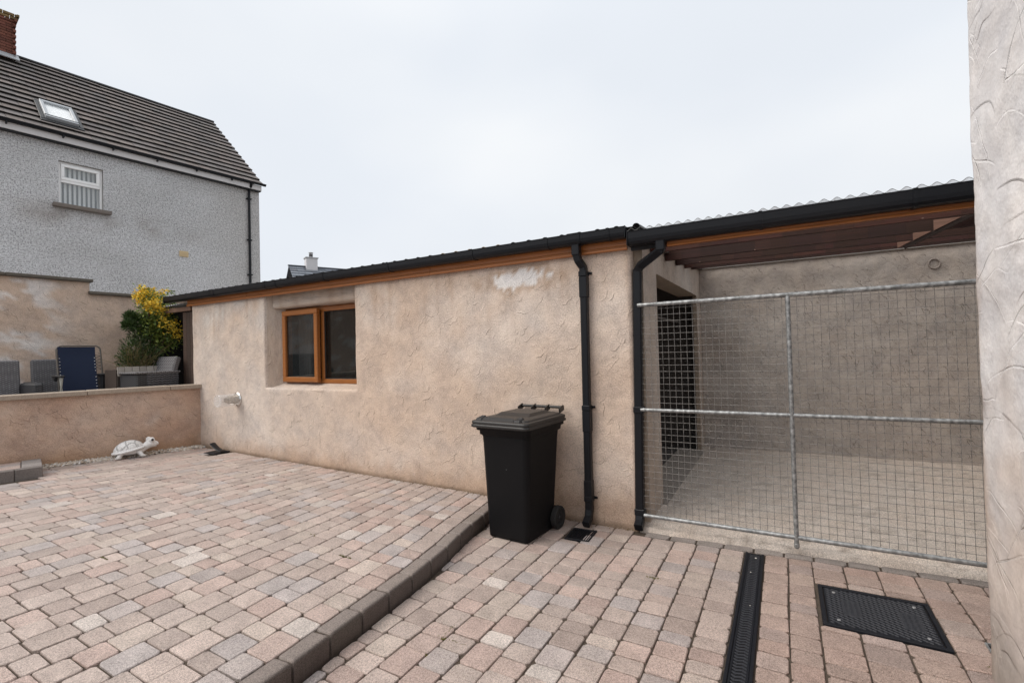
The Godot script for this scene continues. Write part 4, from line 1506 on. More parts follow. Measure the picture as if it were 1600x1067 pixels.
	skirt.box(Vector3(0, -0.02, -0.54), Vector3(0.80, 0.05, 0.08), 0.005)
	part("rooflight_skirt", skirt, M.roof_black, rn, Transform3D(rl, ro))
	var lt := part("rooflight", fr, M.lead, rn, Transform3D(rl, ro))
	var gl := MB.new()
	gl.box(Vector3(0, 0.02, 0), Vector3(0.475, 0.012, 0.85))
	lt.set_meta("label", "rooflight with pale glass near the left end of the roof")
	var sky_sheen := MB.new()
	sky_sheen.box(Vector3(0, 0.0, 0), Vector3(0.475, 0.01, 0.85))
	part("rooflight_glass", gl, M.glass, rn, Transform3D(rl, ro))
	part("rooflight_sky_sheen", sky_sheen, M.white, rn, Transform3D(rl, ro))  # white panel added under the glass to stand for reflected sky
	var bar := MB.new()
	bar.box(Vector3(0, 0.06, 0.44), Vector3(0.64, 0.03, 0.05), 0.008)
	part("rooflight_sill", bar, M.black, rn, Transform3D(rl, ro))
	# eaves
	var fa := MB.new()
	fa.box(Vector3(-L * 0.5, 6.985, 0.09), Vector3(L, 0.155, 0.18), 0.004)
	part("eaves_board", fa, M.white_wood, t)
	var eb := MB.new()
	eb.box(Vector3(-L * 0.5, 6.896, 0.085), Vector3(L, 0.022, 0.14))
	part("eaves_strip", eb, M.black, t)
	var gu := MB.new()
	var half := PackedVector2Array()
	for s in 9:
		var w := PI + PI * s / 8.0
		half.append(Vector2(0.062 * cos(w), 0.062 * sin(w)))
	gu.extrude(half, Vector3(-L, 7.115, 0.235), Vector3.BACK, Vector3.UP, Vector3(L + 0.10, 0, 0))
	var gn := part("gutter", gu, M.black, t)
	var bx := -0.9
	while bx > -L:
		var br := MB.new()
		br.box(Vector3(bx, 7.05, 0.215), Vector3(0.03, 0.10, 0.10), 0.004)
		part("gutter_bracket", br, M.black, gn)
		bx -= 0.95
	var dp := MB.new()
	dp.tube([Vector3(-0.335, 7.06, 0.235), Vector3(-0.335, 6.98, 0.20), Vector3(-0.335, 6.86, 0.075), Vector3(-0.335, 6.7, 0.06), Vector3(-0.345, 0.2, 0.06)], 0.037, 10)
	var dn := part("downpipe", dp, M.black, t)
	for y in [6.6, 5.3, 4.2, 3.2]:
		var cl := MB.new()
		cl.box(Vector3(-0.34, y, 0.05), Vector3(0.15, 0.04, 0.09), 0.01)
		part("pipe_clip", cl, M.black, dn)
	# window
	var w := MB.new()
	w.xf = Transform3D(Basis(), Vector3(-4.335, 5.97, -0.10))
	var hw := 0.42
	for y in [-0.505, 0.505]:
		w.box(Vector3(0, y, 0), Vector3(0.84, 0.05, 0.07), 0.006)
	w.box(Vector3(0, 0.06, 0.005), Vector3(0.74, 0.065, 0.07), 0.006)
	for x in [-hw + 0.025, hw - 0.025]:
		w.box(Vector3(x, 0, 0.001), Vector3(0.05, 0.96, 0.068), 0.006)
	for y in [0.125, 0.445]:
		w.box(Vector3(0, y, 0.03), Vector3(0.74, 0.07, 0.05), 0.008)
	for x in [-0.335, 0.335]:
		w.box(Vector3(x, 0.285, 0.031), Vector3(0.07, 0.25, 0.048), 0.008)
	var wn := part("window", w, M.white, t)
	var pn := MB.new()
	pn.box(Vector3(-4.335, 6.25, -0.085), Vector3(0.62, 0.27, 0.008))
	part("pane", pn, M.glass, wn)
	var pn2 := MB.new()
	pn2.box(Vector3(-4.335, 5.745, -0.10), Vector3(0.76, 0.52, 0.008))
	part("pane", pn2, M.glass, wn)
	for k in 9:
		var sl := MB.new()
		sl.box(Vector3.ZERO, Vector3(0.066, 0.98, 0.004))
		part("blind_slat", sl, M.blind, wn, Transform3D(Basis(Vector3.UP, 0.65), Vector3(-4.69 + 0.089 * k, 5.98, -0.19)))
	var rm := MB.new()
	rm.box(Vector3(-4.335, 5.97, -0.62), Vector3(1.2, 1.4, 0.02))
	rm.box(Vector3(-4.335, 5.38, -0.4), Vector3(1.2, 0.02, 0.42))
	rm.box(Vector3(-4.335, 6.6, -0.4), Vector3(1.2, 0.02, 0.42))
	part("room", rm, M.room, t)
	var si := MB.new()
	si.col = Color(0.27, 0.23, 0.20)
	si.box(Vector3(-4.32, 5.395, 0.02), Vector3(1.10, 0.09, 0.26), 0.012)
	part("sill", si, M.stone, t)
	var ve := MB.new()
	ve.col = Color(0.62, 0.49, 0.30)
	ve.box(Vector3(-2.135, 4.60, 0.012), Vector3(0.225, 0.165, 0.03), 0.006)
	for k in 5:
		ve.box(Vector3(-2.135, 4.545 + 0.0275 * k, 0.030), Vector3(0.18, 0.012, 0.012))
	part("wall_vent", ve, M.vc, t)
	# chimney of brick with a corbelled head
	var ch := MB.new()
	ch.col = Color(0.30, 0.25, 0.21)
	ch.box(Vector3(-5.56, 10.30, -3.5), Vector3(0.94, 1.6, 0.80))
	var cn := part("chimney", ch, M.brick, t)
	var bk := MB.new()
	for row in 18:
		var y := 9.90 + 0.075 * row
		var out := 0.0
		if row >= 15:
			out = 0.022 * (row - 14)
		var x0 := -5.56 - 0.48 - out
		var x1 := -5.56 + 0.48 + out
		var x := x0 - (0.0 if row % 2 == 0 else 0.112)
		while x < x1:
			var a := maxf(x, x0)
			var b := minf(x + 0.215, x1)
			if b - a > 0.03:
				bk.col = (Color(0.235, 0.085, 0.058) if row < 16 else Color(0.30, 0.20, 0.09)) * rng.randf_range(0.7, 1.25)
				bk.box(Vector3((a + b) * 0.5, y + 0.0325, -3.5 + 0.405 + out), Vector3(b - a, 0.065, 0.05), 0.003)
			x += 0.225
		for k in 4:
			bk.col = (Color(0.235, 0.085, 0.058) if row < 16 else Color(0.30, 0.20, 0.09)) * rng.randf_range(0.7, 1.25)
			bk.box(Vector3(x1 - 0.02, y + 0.0325, -3.85 + 0.225 * k + (0.1 if row % 2 else 0.0)), Vector3(0.05 + 0.004 * (row % 2), 0.065, 0.215), 0.003)
	stuff(part("bricks", bk, M.brick, cn))
	var fl := MB.new()
	fl.box(Vector3(-5.56, 10.02, -2.98), Vector3(1.08, 0.03, 0.35), 0.004, Basis(Vector3.RIGHT, atan2(dir.y, -dir.z)))
	fl.box(Vector3(-5.06, 10.28, -3.46), Vector3(0.03, 0.26, 0.5), 0.004)
	part("flashing", fl, M.lead, cn)

func far_house() -> void:
	var t := thing("distant_house", "distant house showing only its slate roof and pale chimney over the gutter", "house", Vector3(-30.0, 0, -18.0), atan2(0.907, 0.42))
	var w := MB.new()
	w.col = Color(0.06, 0.06, 0.065)
	w.poly([Vector3(0.3, 0, 3.0), Vector3(0.3, 0, -3.0), Vector3(0.3, 5.7, -3.0), Vector3(0.3, 8.1, 0), Vector3(0.3, 5.7, 3.0)], Vector3.LEFT)
	w.col = Color(0.5, 0.5, 0.5)
	w.poly([Vector3(0.3, 0, 3.0), Vector3(10, 0, 3.0), Vector3(10, 5.7, 3.0), Vector3(0.3, 5.7, 3.0)], Vector3.BACK)
	part("wall", w, M.slate, t)
	var rn := MB.new()
	rn.col = Color(0.11, 0.12, 0.14)
	rn.poly([Vector3(0, 8.2, 0), Vector3(10, 8.2, 0), Vector3(10, 5.6, -3.3), Vector3(0, 5.6, -3.3)], Vector3(0, 1, -1))
	rn.box(Vector3(5, 8.24, 0), Vector3(10.1, 0.09, 0.2), 0.02)
	var roof := part("roof", rn, M.slate, t)
	var a := Vector3(0, 8.2, 0)
	var d := (Vector3(0, 5.6, 3.3) - a)
	var nor := Vector3(0, 3.3, 2.6).normalized()
	for k in 12:
		var c := MB.new()
		for x in 20:
			c.col = Color(0.17, 0.185, 0.215) * rng.randf_range(0.7, 1.35)
			var p := a + d * (k / 12.0) + Vector3(x * 0.5, 0, 0)
			var q := a + d * ((k + 1) / 12.0) + Vector3(x * 0.5, 0, 0) + nor * 0.05
			var s := Vector3(0.49, 0, 0)
			c.poly([p, p + s, q + s, q], nor)
			c.poly([q, q + s, q + s - nor * 0.05, q - nor * 0.05], d)
		part("slate_course", c, M.slate, roof)
	var ch := MB.new()
	ch.col = Color(0.60, 0.59, 0.60)
	ch.box(Vector3(1.55, 8.35, 0), Vector3(0.80, 1.0, 0.62), 0.01)
	ch.col = Color(0.42, 0.42, 0.43)
	ch.box(Vector3(1.55, 8.88, 0), Vector3(0.92, 0.09, 0.74), 0.02)
	var cn := part("chimney", ch, M.slate, t)
	var po := MB.new()
	po.col = Color(0.07, 0.065, 0.07)
	po.tube([Vector3(1.55, 8.92, 0), Vector3(1.55, 9.2, 0)], 0.14, 10)
	po.col = Color(0.4, 0.4, 0.4)
	po.tube([Vector3(1.55, 9.27, 0), Vector3(1.55, 9.31, 0)], 0.17, 10)
	for k in 3:
		po.tube([Vector3(1.55 + 0.12 * cos(TAU * k / 3.0), 9.18, 0.12 * sin(TAU * k / 3.0)), Vector3(1.55 + 0.12 * cos(TAU * k / 3.0), 9.28, 0.12 * sin(TAU * k / 3.0))], 0.015, 5)
	part("chimney_pot", po, M.slate, cn)

func lean_to() -> void:
	var t := thing("lean_to", "dark timber lean-to with a scrap of corrugated roof at the outbuilding's left end", "shed")
	for k in 3:
		var w := MB.new()
		w.col = Color(0.085, 0.05, 0.036) * rng.randf_range(0.8, 1.2)
		w.box(Vector3(-7.252 - 0.112 * k, 1.48, -0.05), Vector3(0.108, 1.80, 0.025), 0.004)
		part("jamb_board", w, M.darkwood, t)
	var ins := MB.new()
	ins.col = Color(0.02, 0.018, 0.018)
	ins.box(Vector3(-8.45, 1.5, -2.4), Vector3(2.5, 2.0, 0.04))
	ins.box(Vector3(-7.22, 1.5, -1.2), Vector3(0.04, 1.9, 2.2))
	ins.box(Vector3(-9.6, 1.5, -1.5), Vector3(0.04, 2.0, 1.8))
	ins.box(Vector3(-8.4, 2.42, -1.3), Vector3(2.4, 0.03, 2.2))
	part("lining", ins, M.darkwood, t)
	var bm := MB.new()
	bm.col = Color(0.33, 0.20, 0.145)
	bm.box(Vector3(-7.72, 2.43, -0.03), Vector3(0.98, 0.07, 0.05), 0.004)
	part("beam", bm, M.darkwood, t)
	var mb := MB.new()
	var rows := [[], []]
	for k in 105:
		var x := -8.1 + 0.0082 * k
		var y := 0.010 * cos(TAU * x / 0.0762)
		rows[0].append(Vector3(x, 2.515 + y - 0.02 * maxf(0.0, -7.6 - x), 0.03))
		rows[1].append(Vector3(x, 2.60 + y - 0.02 * maxf(0.0, -7.6 - x), -2.2))
	mb.skin(rows, false)
	part("roof_sheet", mb, M.lead, t)

# ---------------------------------------------------------------- things in the yard
func round_rect(w: float, d: float, r: float, y: float, cx := 0.0, cz := 0.0) -> Array:
	var out := []
	for q in [[1, 1, 0.0], [-1, 1, 0.5], [-1, -1, 1.0], [1, -1, 1.5]]:
		for s in 6:
			var a: float = PI * (q[2] + 0.5 * s / 5.0)
			out.append(Vector3(cx + q[0] * (w * 0.5 - r) + r * cos(a), y, cz + q[1] * (d * 0.5 - r) + r * sin(a)))
	return out

func wheelie_bin() -> void:
	var t := thing("wheelie_bin", "black plastic wheelie bin with domed lid standing against the rendered wall", "bin", Vector3(-0.893, 0, 0.45), deg_to_rad(-4.2))
	var mb := MB.new()
	var rings := []
	for q in [[0.002, 0.38, 0.44, 0.03, 0.0], [0.012, 0.405, 0.468, 0.045, 0.0], [0.06, 0.412, 0.475, 0.05, 0.0], [0.40, 0.442, 0.512, 0.055, -0.01], [0.80, 0.475, 0.55, 0.055, -0.022], [0.885, 0.487, 0.565, 0.055, -0.026]]:
		rings.append(round_rect(q[1], q[2], q[3], q[0], 0.0, q[4]))
	mb.skin(rings, true, true, false)
	# faint panel lines and the moulded ledge under the rim
	for q in [[0.885, 0.52, 0.60], [0.915, 0.535, 0.615], [0.945, 0.55, 0.63], [0.962, 0.55, 0.63]]:
		pass
	var rim := []
	for q in [[0.872, 0.486, 0.563], [0.882, 0.515, 0.60], [0.915, 0.52, 0.606], [0.922, 0.555, 0.645], [0.948, 0.557, 0.648]]:
		rim.append(round_rect(q[1], q[2], 0.05, q[0], 0.0, -0.028))
	mb.skin(rim)
	mb.box(Vector3(0.0, 0.50, 0.222), Vector3(0.30, 0.46, 0.012), 0.004, Basis(Vector3.RIGHT, 0.05))
	mb.box(Vector3(-0.205, 0.90, 0.235), Vector3(0.03, 0.07, 0.05), 0.006)
	mb.box(Vector3(0.0, 0.14, -0.235), Vector3(0.42, 0.10, 0.07), 0.01)
	part("body", mb, M.bin, t)
	var lid := MB.new()
	var lr := []
	for q in [[0.950, 0.575, 0.69, 0.0], [0.955, 0.59, 0.71, 0.0], [0.972, 0.59, 0.71, 0.0], [0.977, 0.575, 0.694, 0.0], [0.981, 0.573, 0.692, 0.0], [0.985, 0.584, 0.702, 0.0], [1.003, 0.580, 0.698, 0.0], [1.008, 0.565, 0.68, 0.0], [1.010, 0.50, 0.60, -0.02], [1.020, 0.50, 0.60, -0.02], [1.030, 0.42, 0.50, -0.04], [1.033, 0.30, 0.36, -0.05], [1.034, 0.1, 0.12, -0.05]]:
		lr.append(round_rect(q[1], q[2], minf(0.05, q[1] * 0.25), q[0], 0.0, -0.012 + q[3]))
	lid.skin(lr.slice(0, 8), true, true, false)
	lid.skin(lr.slice(7, 13), true, false, true)
	# raised panel with sloping sides
	var pan := [[], []]
	for q in [[-1, 1], [1, 1], [1, -1], [-1, -1]]:
		pan[0].append(Vector3(q[0] * 0.185, 1.022, -0.055 + q[1] * 0.20))
		pan[1].append(Vector3(q[0] * 0.15, 1.054, -0.075 + q[1] * 0.135))
	for k in 4:
		var e := (k + 1) % 4
		lid.poly([pan[0][k], pan[0][e], pan[1][e], pan[1][k]], (pan[0][k] + pan[0][e]) * 0.5 - Vector3(0, 1.0, -0.055) + Vector3(0, 0.1, 0))
	lid.poly(pan[1], Vector3.UP)
	# front step and its pair of grips
	lid.poly([Vector3(-0.20, 1.009, 0.295), Vector3(0.13, 1.009, 0.295), Vector3(0.115, 1.033, 0.255), Vector3(-0.185, 1.033, 0.255)], Vector3(0, 1, 1))
	var ln := part("lid", lid, M.lid, t)
	for x in [-0.225, 0.165]:
		var gr := MB.new()
		gr.box(Vector3(x, 1.014, 0.262), Vector3(0.075, 0.03, 0.075), 0.012, Basis(Vector3.RIGHT, 0.2))
		gr.box(Vector3(x, 1.022, 0.225), Vector3(0.05, 0.035, 0.04), 0.01)
		part("lid_grip", gr, M.black_dull, ln)
	var ha := MB.new()
	ha.tube([Vector3(-0.225, 1.058, -0.405), Vector3(0.225, 1.058, -0.405)], 0.0135, 12)
	for x in [-0.225, -0.075, 0.075, 0.225]:
		ha.box(Vector3(x, 1.045, -0.375), Vector3(0.014, 0.05, 0.09), 0.004, Basis(Vector3.RIGHT, 0.3))
		ha.tube([Vector3(x - 0.005, 1.058, -0.405), Vector3(x + 0.005, 1.058, -0.405)], 0.0165, 12)
	part("handle", ha, M.lid, t)
	for s in [-1.0, 1.0]:
		var w := MB.new()
		w.lathe([Vector2(0.0, -0.022), Vector2(0.07, -0.022), Vector2(0.075, -0.027), Vector2(0.092, -0.027), Vector2(0.1, -0.018), Vector2(0.1, 0.018), Vector2(0.092, 0.027), Vector2(0.075, 0.027), Vector2(0.07, 0.022), Vector2(0.0, 0.022)], 28, Transform3D(Basis(Vector3.BACK, -PI / 2), Vector3.ZERO))
		var wn := part("wheel", w, M.rubber, t, Transform3D(Basis(), Vector3(s * 0.238, 0.10, -0.228)))
		var hub := MB.new()
		hub.lathe([Vector2(0.0, 0.03), Vector2(0.02, 0.03), Vector2(0.026, 0.022), Vector2(0.05, 0.024), Vector2(0.055, 0.0), Vector2(0.055, -0.024), Vector2(0, -0.024)], 18, Transform3D(Basis(Vector3.BACK, -PI / 2 * s), Vector3.ZERO))
		part("hub", hub, M.black_dull, wn)
	var ax := MB.new()
	ax.tube([Vector3(-0.25, 0.10, -0.225), Vector3(0.25, 0.10, -0.225)], 0.011, 8)
	part("axle", ax, M.galv, t)
	var sc := MB.new()
	sc.col = Color(0.55, 0.56, 0.58)
	sc.box(Vector3(-0.196, 0.452, 0.232), Vector3(0.012, 0.03, 0.004), 0.001)
	sc.box(Vector3(-0.190, 0.432, 0.2325), Vector3(0.006, 0.02, 0.004), 0.001)
	sc.col = Color(0.2, 0.2, 0.21)
	for q in [[0.02, 0.60], [0.13, 0.10]]:
		sc.box(Vector3(q[0], q[1], 0.229 + 0.035 * q[1]), Vector3(0.005, 0.005, 0.003), 0.001)
	part("scuffs", sc, M.vc, t)

func small_things() -> void:
	# channel drain
	var t := ground_piece("channel_drain", "black channel drain with chevron slotted grating running towards the gate", "drain")
	var x0 := 0.862
	var x1 := 0.989
	var z0 := 0.075
	var z1 := 5.0
	var ch := MB.new()
	ch.box(Vector3((x0 + x1) * 0.5, -0.075, (z0 + z1) * 0.5), Vector3(x1 - x0, 0.02, z1 - z0))
	for x in [x0 + 0.009, x1 - 0.009]:
		ch.box(Vector3(x, -0.031, (z0 + z1) * 0.5), Vector3(0.018, 0.072, z1 - z0), 0.003)
	for z in [z0, 1.06, 2.06, 3.06]:
		ch.box(Vector3((x0 + x1) * 0.5, -0.008, z + 0.006), Vector3(x1 - x0 - 0.03, 0.014, 0.014), 0.002)
	for x in [x0 + 0.025, x1 - 0.025]:
		ch.box(Vector3(x, -0.006, (z0 + z1) * 0.5), Vector3(0.012, 0.012, z1 - z0 - 0.01), 0.002)
	part("frame", ch, M.iron, t)
	var bar := MB.new()
	var xm := (x0 + x1) * 0.5
	var hw := 0.042
	var prof := [Vector2(-hw, 0.008), Vector2(-hw * 0.5, -0.004), Vector2(0, 0.008), Vector2(hw * 0.5, -0.004), Vector2(hw, 0.008)]
	prof = [Vector2(-hw, -0.010), Vector2(-0.014, 0.007), Vector2(0.012, -0.003), Vector2(hw, 0.013)]
	for k in prof.size() - 1:
		var a: Vector2 = prof[k]
		var b: Vector2 = prof[k + 1]
		var w := Vector3(0, 0, 0.0062)
		var pa := Vector3(a.x, -0.002, a.y)
		var pb := Vector3(b.x, -0.002, b.y)
		var dn := Vector3(0, -0.014, 0)
		bar.poly([pa - w, pb - w, pb + w, pa + w], Vector3.UP)
		bar.poly([pa + w, pb + w, pb + w + dn, pa + w + dn], Vector3.BACK)
		bar.poly([pa - w, pb - w, pb - w + dn, pa - w + dn], Vector3.FORWARD)
	var bm := bar.done()
	var z := z0 + 0.03
	while z < 3.4:
		var o := part("grate_bar", bm, M.worn, t)
		o.position = Vector3(xm, 0, z)
		z += 0.027
	var sp := MB.new()
	for q in [[0.01, 0.16, 0.006], [-0.01, 0.42, 0.004], [0.012, 0.9, 0.003]]:
		sp.col = Color(0.6, 0.58, 0.54)
		sp.box(Vector3(xm + q[0], 0.001, q[1]), Vector3(q[2] * 2, q[2], q[2] * 1.6), q[2] * 0.3)
	stuff(part("grit", sp, M.vc, t))

	# manhole cover
	var m := ground_piece("manhole_cover", "black steel manhole cover with diamond tread and four bolts near the gate", "manhole cover")
	m.position = Vector3(1.594, 0, 0.668)
	var fr := MB.new()
	var W := 0.565
	var D := 0.515
	for s in [-1.0, 1.0]:
		fr.box(Vector3(0, -0.014, s * (D * 0.5 - 0.012)), Vector3(W, 0.035, 0.024), 0.003)
		fr.box(Vector3(s * (W * 0.5 - 0.012), -0.0145, 0), Vector3(0.024, 0.035, D - 0.05), 0.003)
	part("frame", fr, M.iron, m)
	var pl := MB.new()
	pl.box(Vector3(0, -0.012, 0), Vector3(W - 0.056, 0.02, D - 0.056), 0.003)
	var pn := part("plate", pl, M.iron, m)
	var rd := MB.new()
	var hx := (W - 0.075) * 0.5
	var hz := (D - 0.075) * 0.5
	for s in [-1.0, 1.0]:
		var k := -26
		while k < 27:
			# diagonal ribs x*0.5 + s*z = c, cut to the plate
			var c := k * 0.030
			var pts := []
			for xx in [-hx, hx]:
				var zq: float = s * (c - xx * 0.62)
				if absf(zq) <= hz:
					pts.append(Vector3(xx, 0, zq))
			for zq in [-hz, hz]:
				var xx: float = (c - s * zq) / 0.62
				if absf(xx) < hx:
					pts.append(Vector3(xx, 0, zq))
			if pts.size() >= 2 and pts[0].distance_to(pts[1]) > 0.02:
				var a: Vector3 = pts[0]
				var b: Vector3 = pts[1]
				var d := (b - a).normalized()
				var sd := Vector3(-d.z, 0, d.x)
				var up := Vector3(0, 0.0036, 0)
				a.y = -0.002
				b.y = -0.002
				rd.poly([a - sd * 0.0032, b - sd * 0.0032, b - sd * 0.0014 + up, a - sd * 0.0014 + up], -sd + Vector3.UP)
				rd.poly([a + sd * 0.0032, b + sd * 0.0032, b + sd * 0.0014 + up, a + sd * 0.0014 + up], sd + Vector3.UP)
				rd.poly([a - sd * 0.0014 + up, b - sd * 0.0014 + up, b + sd * 0.0014 + up, a + sd * 0.0014 + up], Vector3.UP)
			k += 1
	part("tread", rd, M.worn, pn)
	# two worn, unreadable blocks of cast lettering
	var lt := MB.new()
	for q in [[-0.125, 0.0, 2], [0.155, 0.02, 2]]:
		lt.box(Vector3(q[0], -0.0005, q[1]), Vector3(0.09, 0.005, 0.19), 0.001)
		for r in 3:
			for k in 12:
				lt.box(Vector3(q[0] - 0.027 + 0.027 * r + rng.randf_range(-0.003, 0.003), 0.003, q[1] - 0.082 + 0.0148 * k), Vector3(rng.randf_range(0.010, 0.018), 0.003, rng.randf_range(0.004, 0.009)))
	part("worn_casting", lt, M.worn, pn)
	for sx in [-1.0, 1.0]:
		for sz in [-1.0, 1.0]:
			var b := MB.new()
			b.lathe([Vector2(0.010, 0.0), Vector2(0.009, 0.004), Vector2(0.0, 0.005)], 12)
			part("bolt", b, M.bolt, m, Transform3D(Basis(), Vector3(sx * (hx - 0.045), -0.001, sz * (hz - 0.045))))

	# gully by the downpipe
	var g := ground_piece("drain_gully", "square black gully grate under the downpipe beside the wheelie bin", "drain")
	g.position = Vector3(-0.398, 0, 0.30)
	g.rotation.y = 0.06
	var gb := MB.new()
	gb.box(Vector3(0, -0.02, 0), Vector3(0.215, 0.03, 0.255))
	for s in [-1.0, 1.0]:
		gb.box(Vector3(0, -0.004, s * 0.119), Vector3(0.215, 0.024, 0.017), 0.003)
		gb.box(Vector3(s * 0.099, -0.0045, 0), Vector3(0.017, 0.024, 0.22), 0.003)
	part("frame", gb, M.iron, g)
	for k in 9:
		var br := MB.new()
		br.box(Vector3(-0.08 + 0.02 * k, -0.002, 0), Vector3(0.009, 0.016, 0.222), 0.002)
		part("grate_bar", br, M.iron, g)
	var sg := MB.new()
	for k in 40:
		sg.col = Color(0.5, 0.45, 0.4) * rng.randf_range(0.6, 1.2)
		var r := rng.randf_range(0.003, 0.007)
		sg.box(Vector3(rng.randfn(0.0, 0.12), 0.003, -0.165 + rng.randfn(0, 0.03)), Vector3(r, r * 0.7, r), r * 0.2, Basis(Vector3.UP, rng.randf() * 3.0))
	stuff(part("grit", sg, M.vc, g))
	# gully at the far corner with a loose pipe shoe
	var f := ground_piece("corner_gully", "flat black drain cover with a curved pipe offcut, in the corner by the gravel", "drain")
	f.position = Vector3(-6.25, up_y(-6.25, 0.13) + 0.004, 0.14)
	var fb := MB.new()
	fb.box(Vector3(0, 0, 0), Vector3(0.27, 0.016, 0.24), 0.004)
	part("cover", fb, M.iron, f)
	f = thing("pipe_offcut", "short curved black pipe offcut lying on the corner drain cover", "pipe", Vector3(-6.25, up_y(-6.25, 0.13) + 0.004, 0.14))
	var fs := MB.new()
	var rows := []
	for k in 7:
		var w := float(k) / 6.0
		var row := []
		for s in 7:
			var a := PI * (0.05 + 0.9 * s / 6.0)
			row.append(Vector3(0.12 - 0.27 * w + 0.01 * cos(a), 0.012 + 0.10 * pow(w, 1.7) + 0.028 * sin(a) * (1.0 - 0.4 * w), -0.02 + 0.05 * cos(a)))
		rows.append(row)
	fs.skin(rows, false)
	part("shell", fs, M.black, f)
	# small framed vent grate half behind the house corner
	var sgr := ground_piece("wall_foot_grate", "small pale framed black grate at the foot of the tall house corner", "grate")
	sgr.position = Vector3(2.088, 0, 0.83)
	var sf := MB.new()
	for s in [-1.0, 1.0]:
		sf.box(Vector3(0, 0.0, s * 0.06), Vector3(0.115, 0.02, 0.009), 0.002)
		sf.box(Vector3(s * 0.053, -0.0005, 0), Vector3(0.009, 0.02, 0.11), 0.002)
	part("frame", sf, M.galv, sgr)
	var sbk := MB.new()
	sbk.box(Vector3(0, -0.008, 0), Vector3(0.098, 0.012, 0.112))
	part("grate", sbk, M.iron, sgr)

	# wall lamp: a glass jar lying level, its holder inside
	var l := thing("wall_lamp", "glass jar wall lamp with metal holder left of the recessed window", "wall lamp", Vector3(-5.93, 0.985, 0.002))
	var fx := Transform3D(Basis(Vector3.RIGHT, PI / 2), Vector3.ZERO)
	var ba := MB.new()
	ba.lathe([Vector2(0.0, 0.0), Vector2(0.102, 0.0), Vector2(0.104, 0.012), Vector2(0.09, 0.024), Vector2(0.06, 0.03), Vector2(0.0, 0.03)], 28, fx)
	part("back_plate", ba, M.chrome, l)
	var ho := MB.new()
	ho.lathe([Vector2(0.06, 0.03), Vector2(0.06, 0.07), Vector2(0.05, 0.075), Vector2(0.05, 0.11), Vector2(0.058, 0.115), Vector2(0.058, 0.135), Vector2(0.034, 0.145), Vector2(0.034, 0.19), Vector2(0.0, 0.195)], 24, fx)
	part("lamp_holder", ho, M.brass, l)
	var ja := MB.new()
	ja.lathe([Vector2(0.085, 0.025), Vector2(0.088, 0.06), Vector2(0.088, 0.285), Vector2(0.084, 0.295), Vector2(0.0, 0.297)], 32, fx)
	ja.lathe([Vector2(0.088, 0.283), Vector2(0.091, 0.288), Vector2(0.091, 0.296), Vector2(0.086, 0.299), Vector2(0.080, 0.297)], 32, fx)
	ja.lathe([Vector2(0.081, 0.03), Vector2(0.083, 0.06), Vector2(0.083, 0.28), Vector2(0.0, 0.285)], 32, fx)
	part("glass_jar", ja, M.jar, l)

# ---------------------------------------------------------------- ornament
func smin(a: float, b: float, k: float) -> float:
	var h := clampf(0.5 + 0.5 * (b - a) / k, 0.0, 1.0)
	return lerpf(b, a, h) - k * h * (1.0 - h)

func ell(p: Vector3, c: Vector3, r: Vector3) -> float:
	var q := (p - c) / r
	var l := q.length()
	return (l - 1.0) * minf(r.x, minf(r.y, r.z)) if l > 0.001 else -minf(r.x, minf(r.y, r.z))

func cap(p: Vector3, a: Vector3, b: Vector3, ra: float, rb: float) -> float:
	var h := clampf((p - a).dot(b - a) / (b - a).length_squared(), 0.0, 1.0)
	return p.distance_to(a.lerp(b, h)) - lerpf(ra, rb, h)

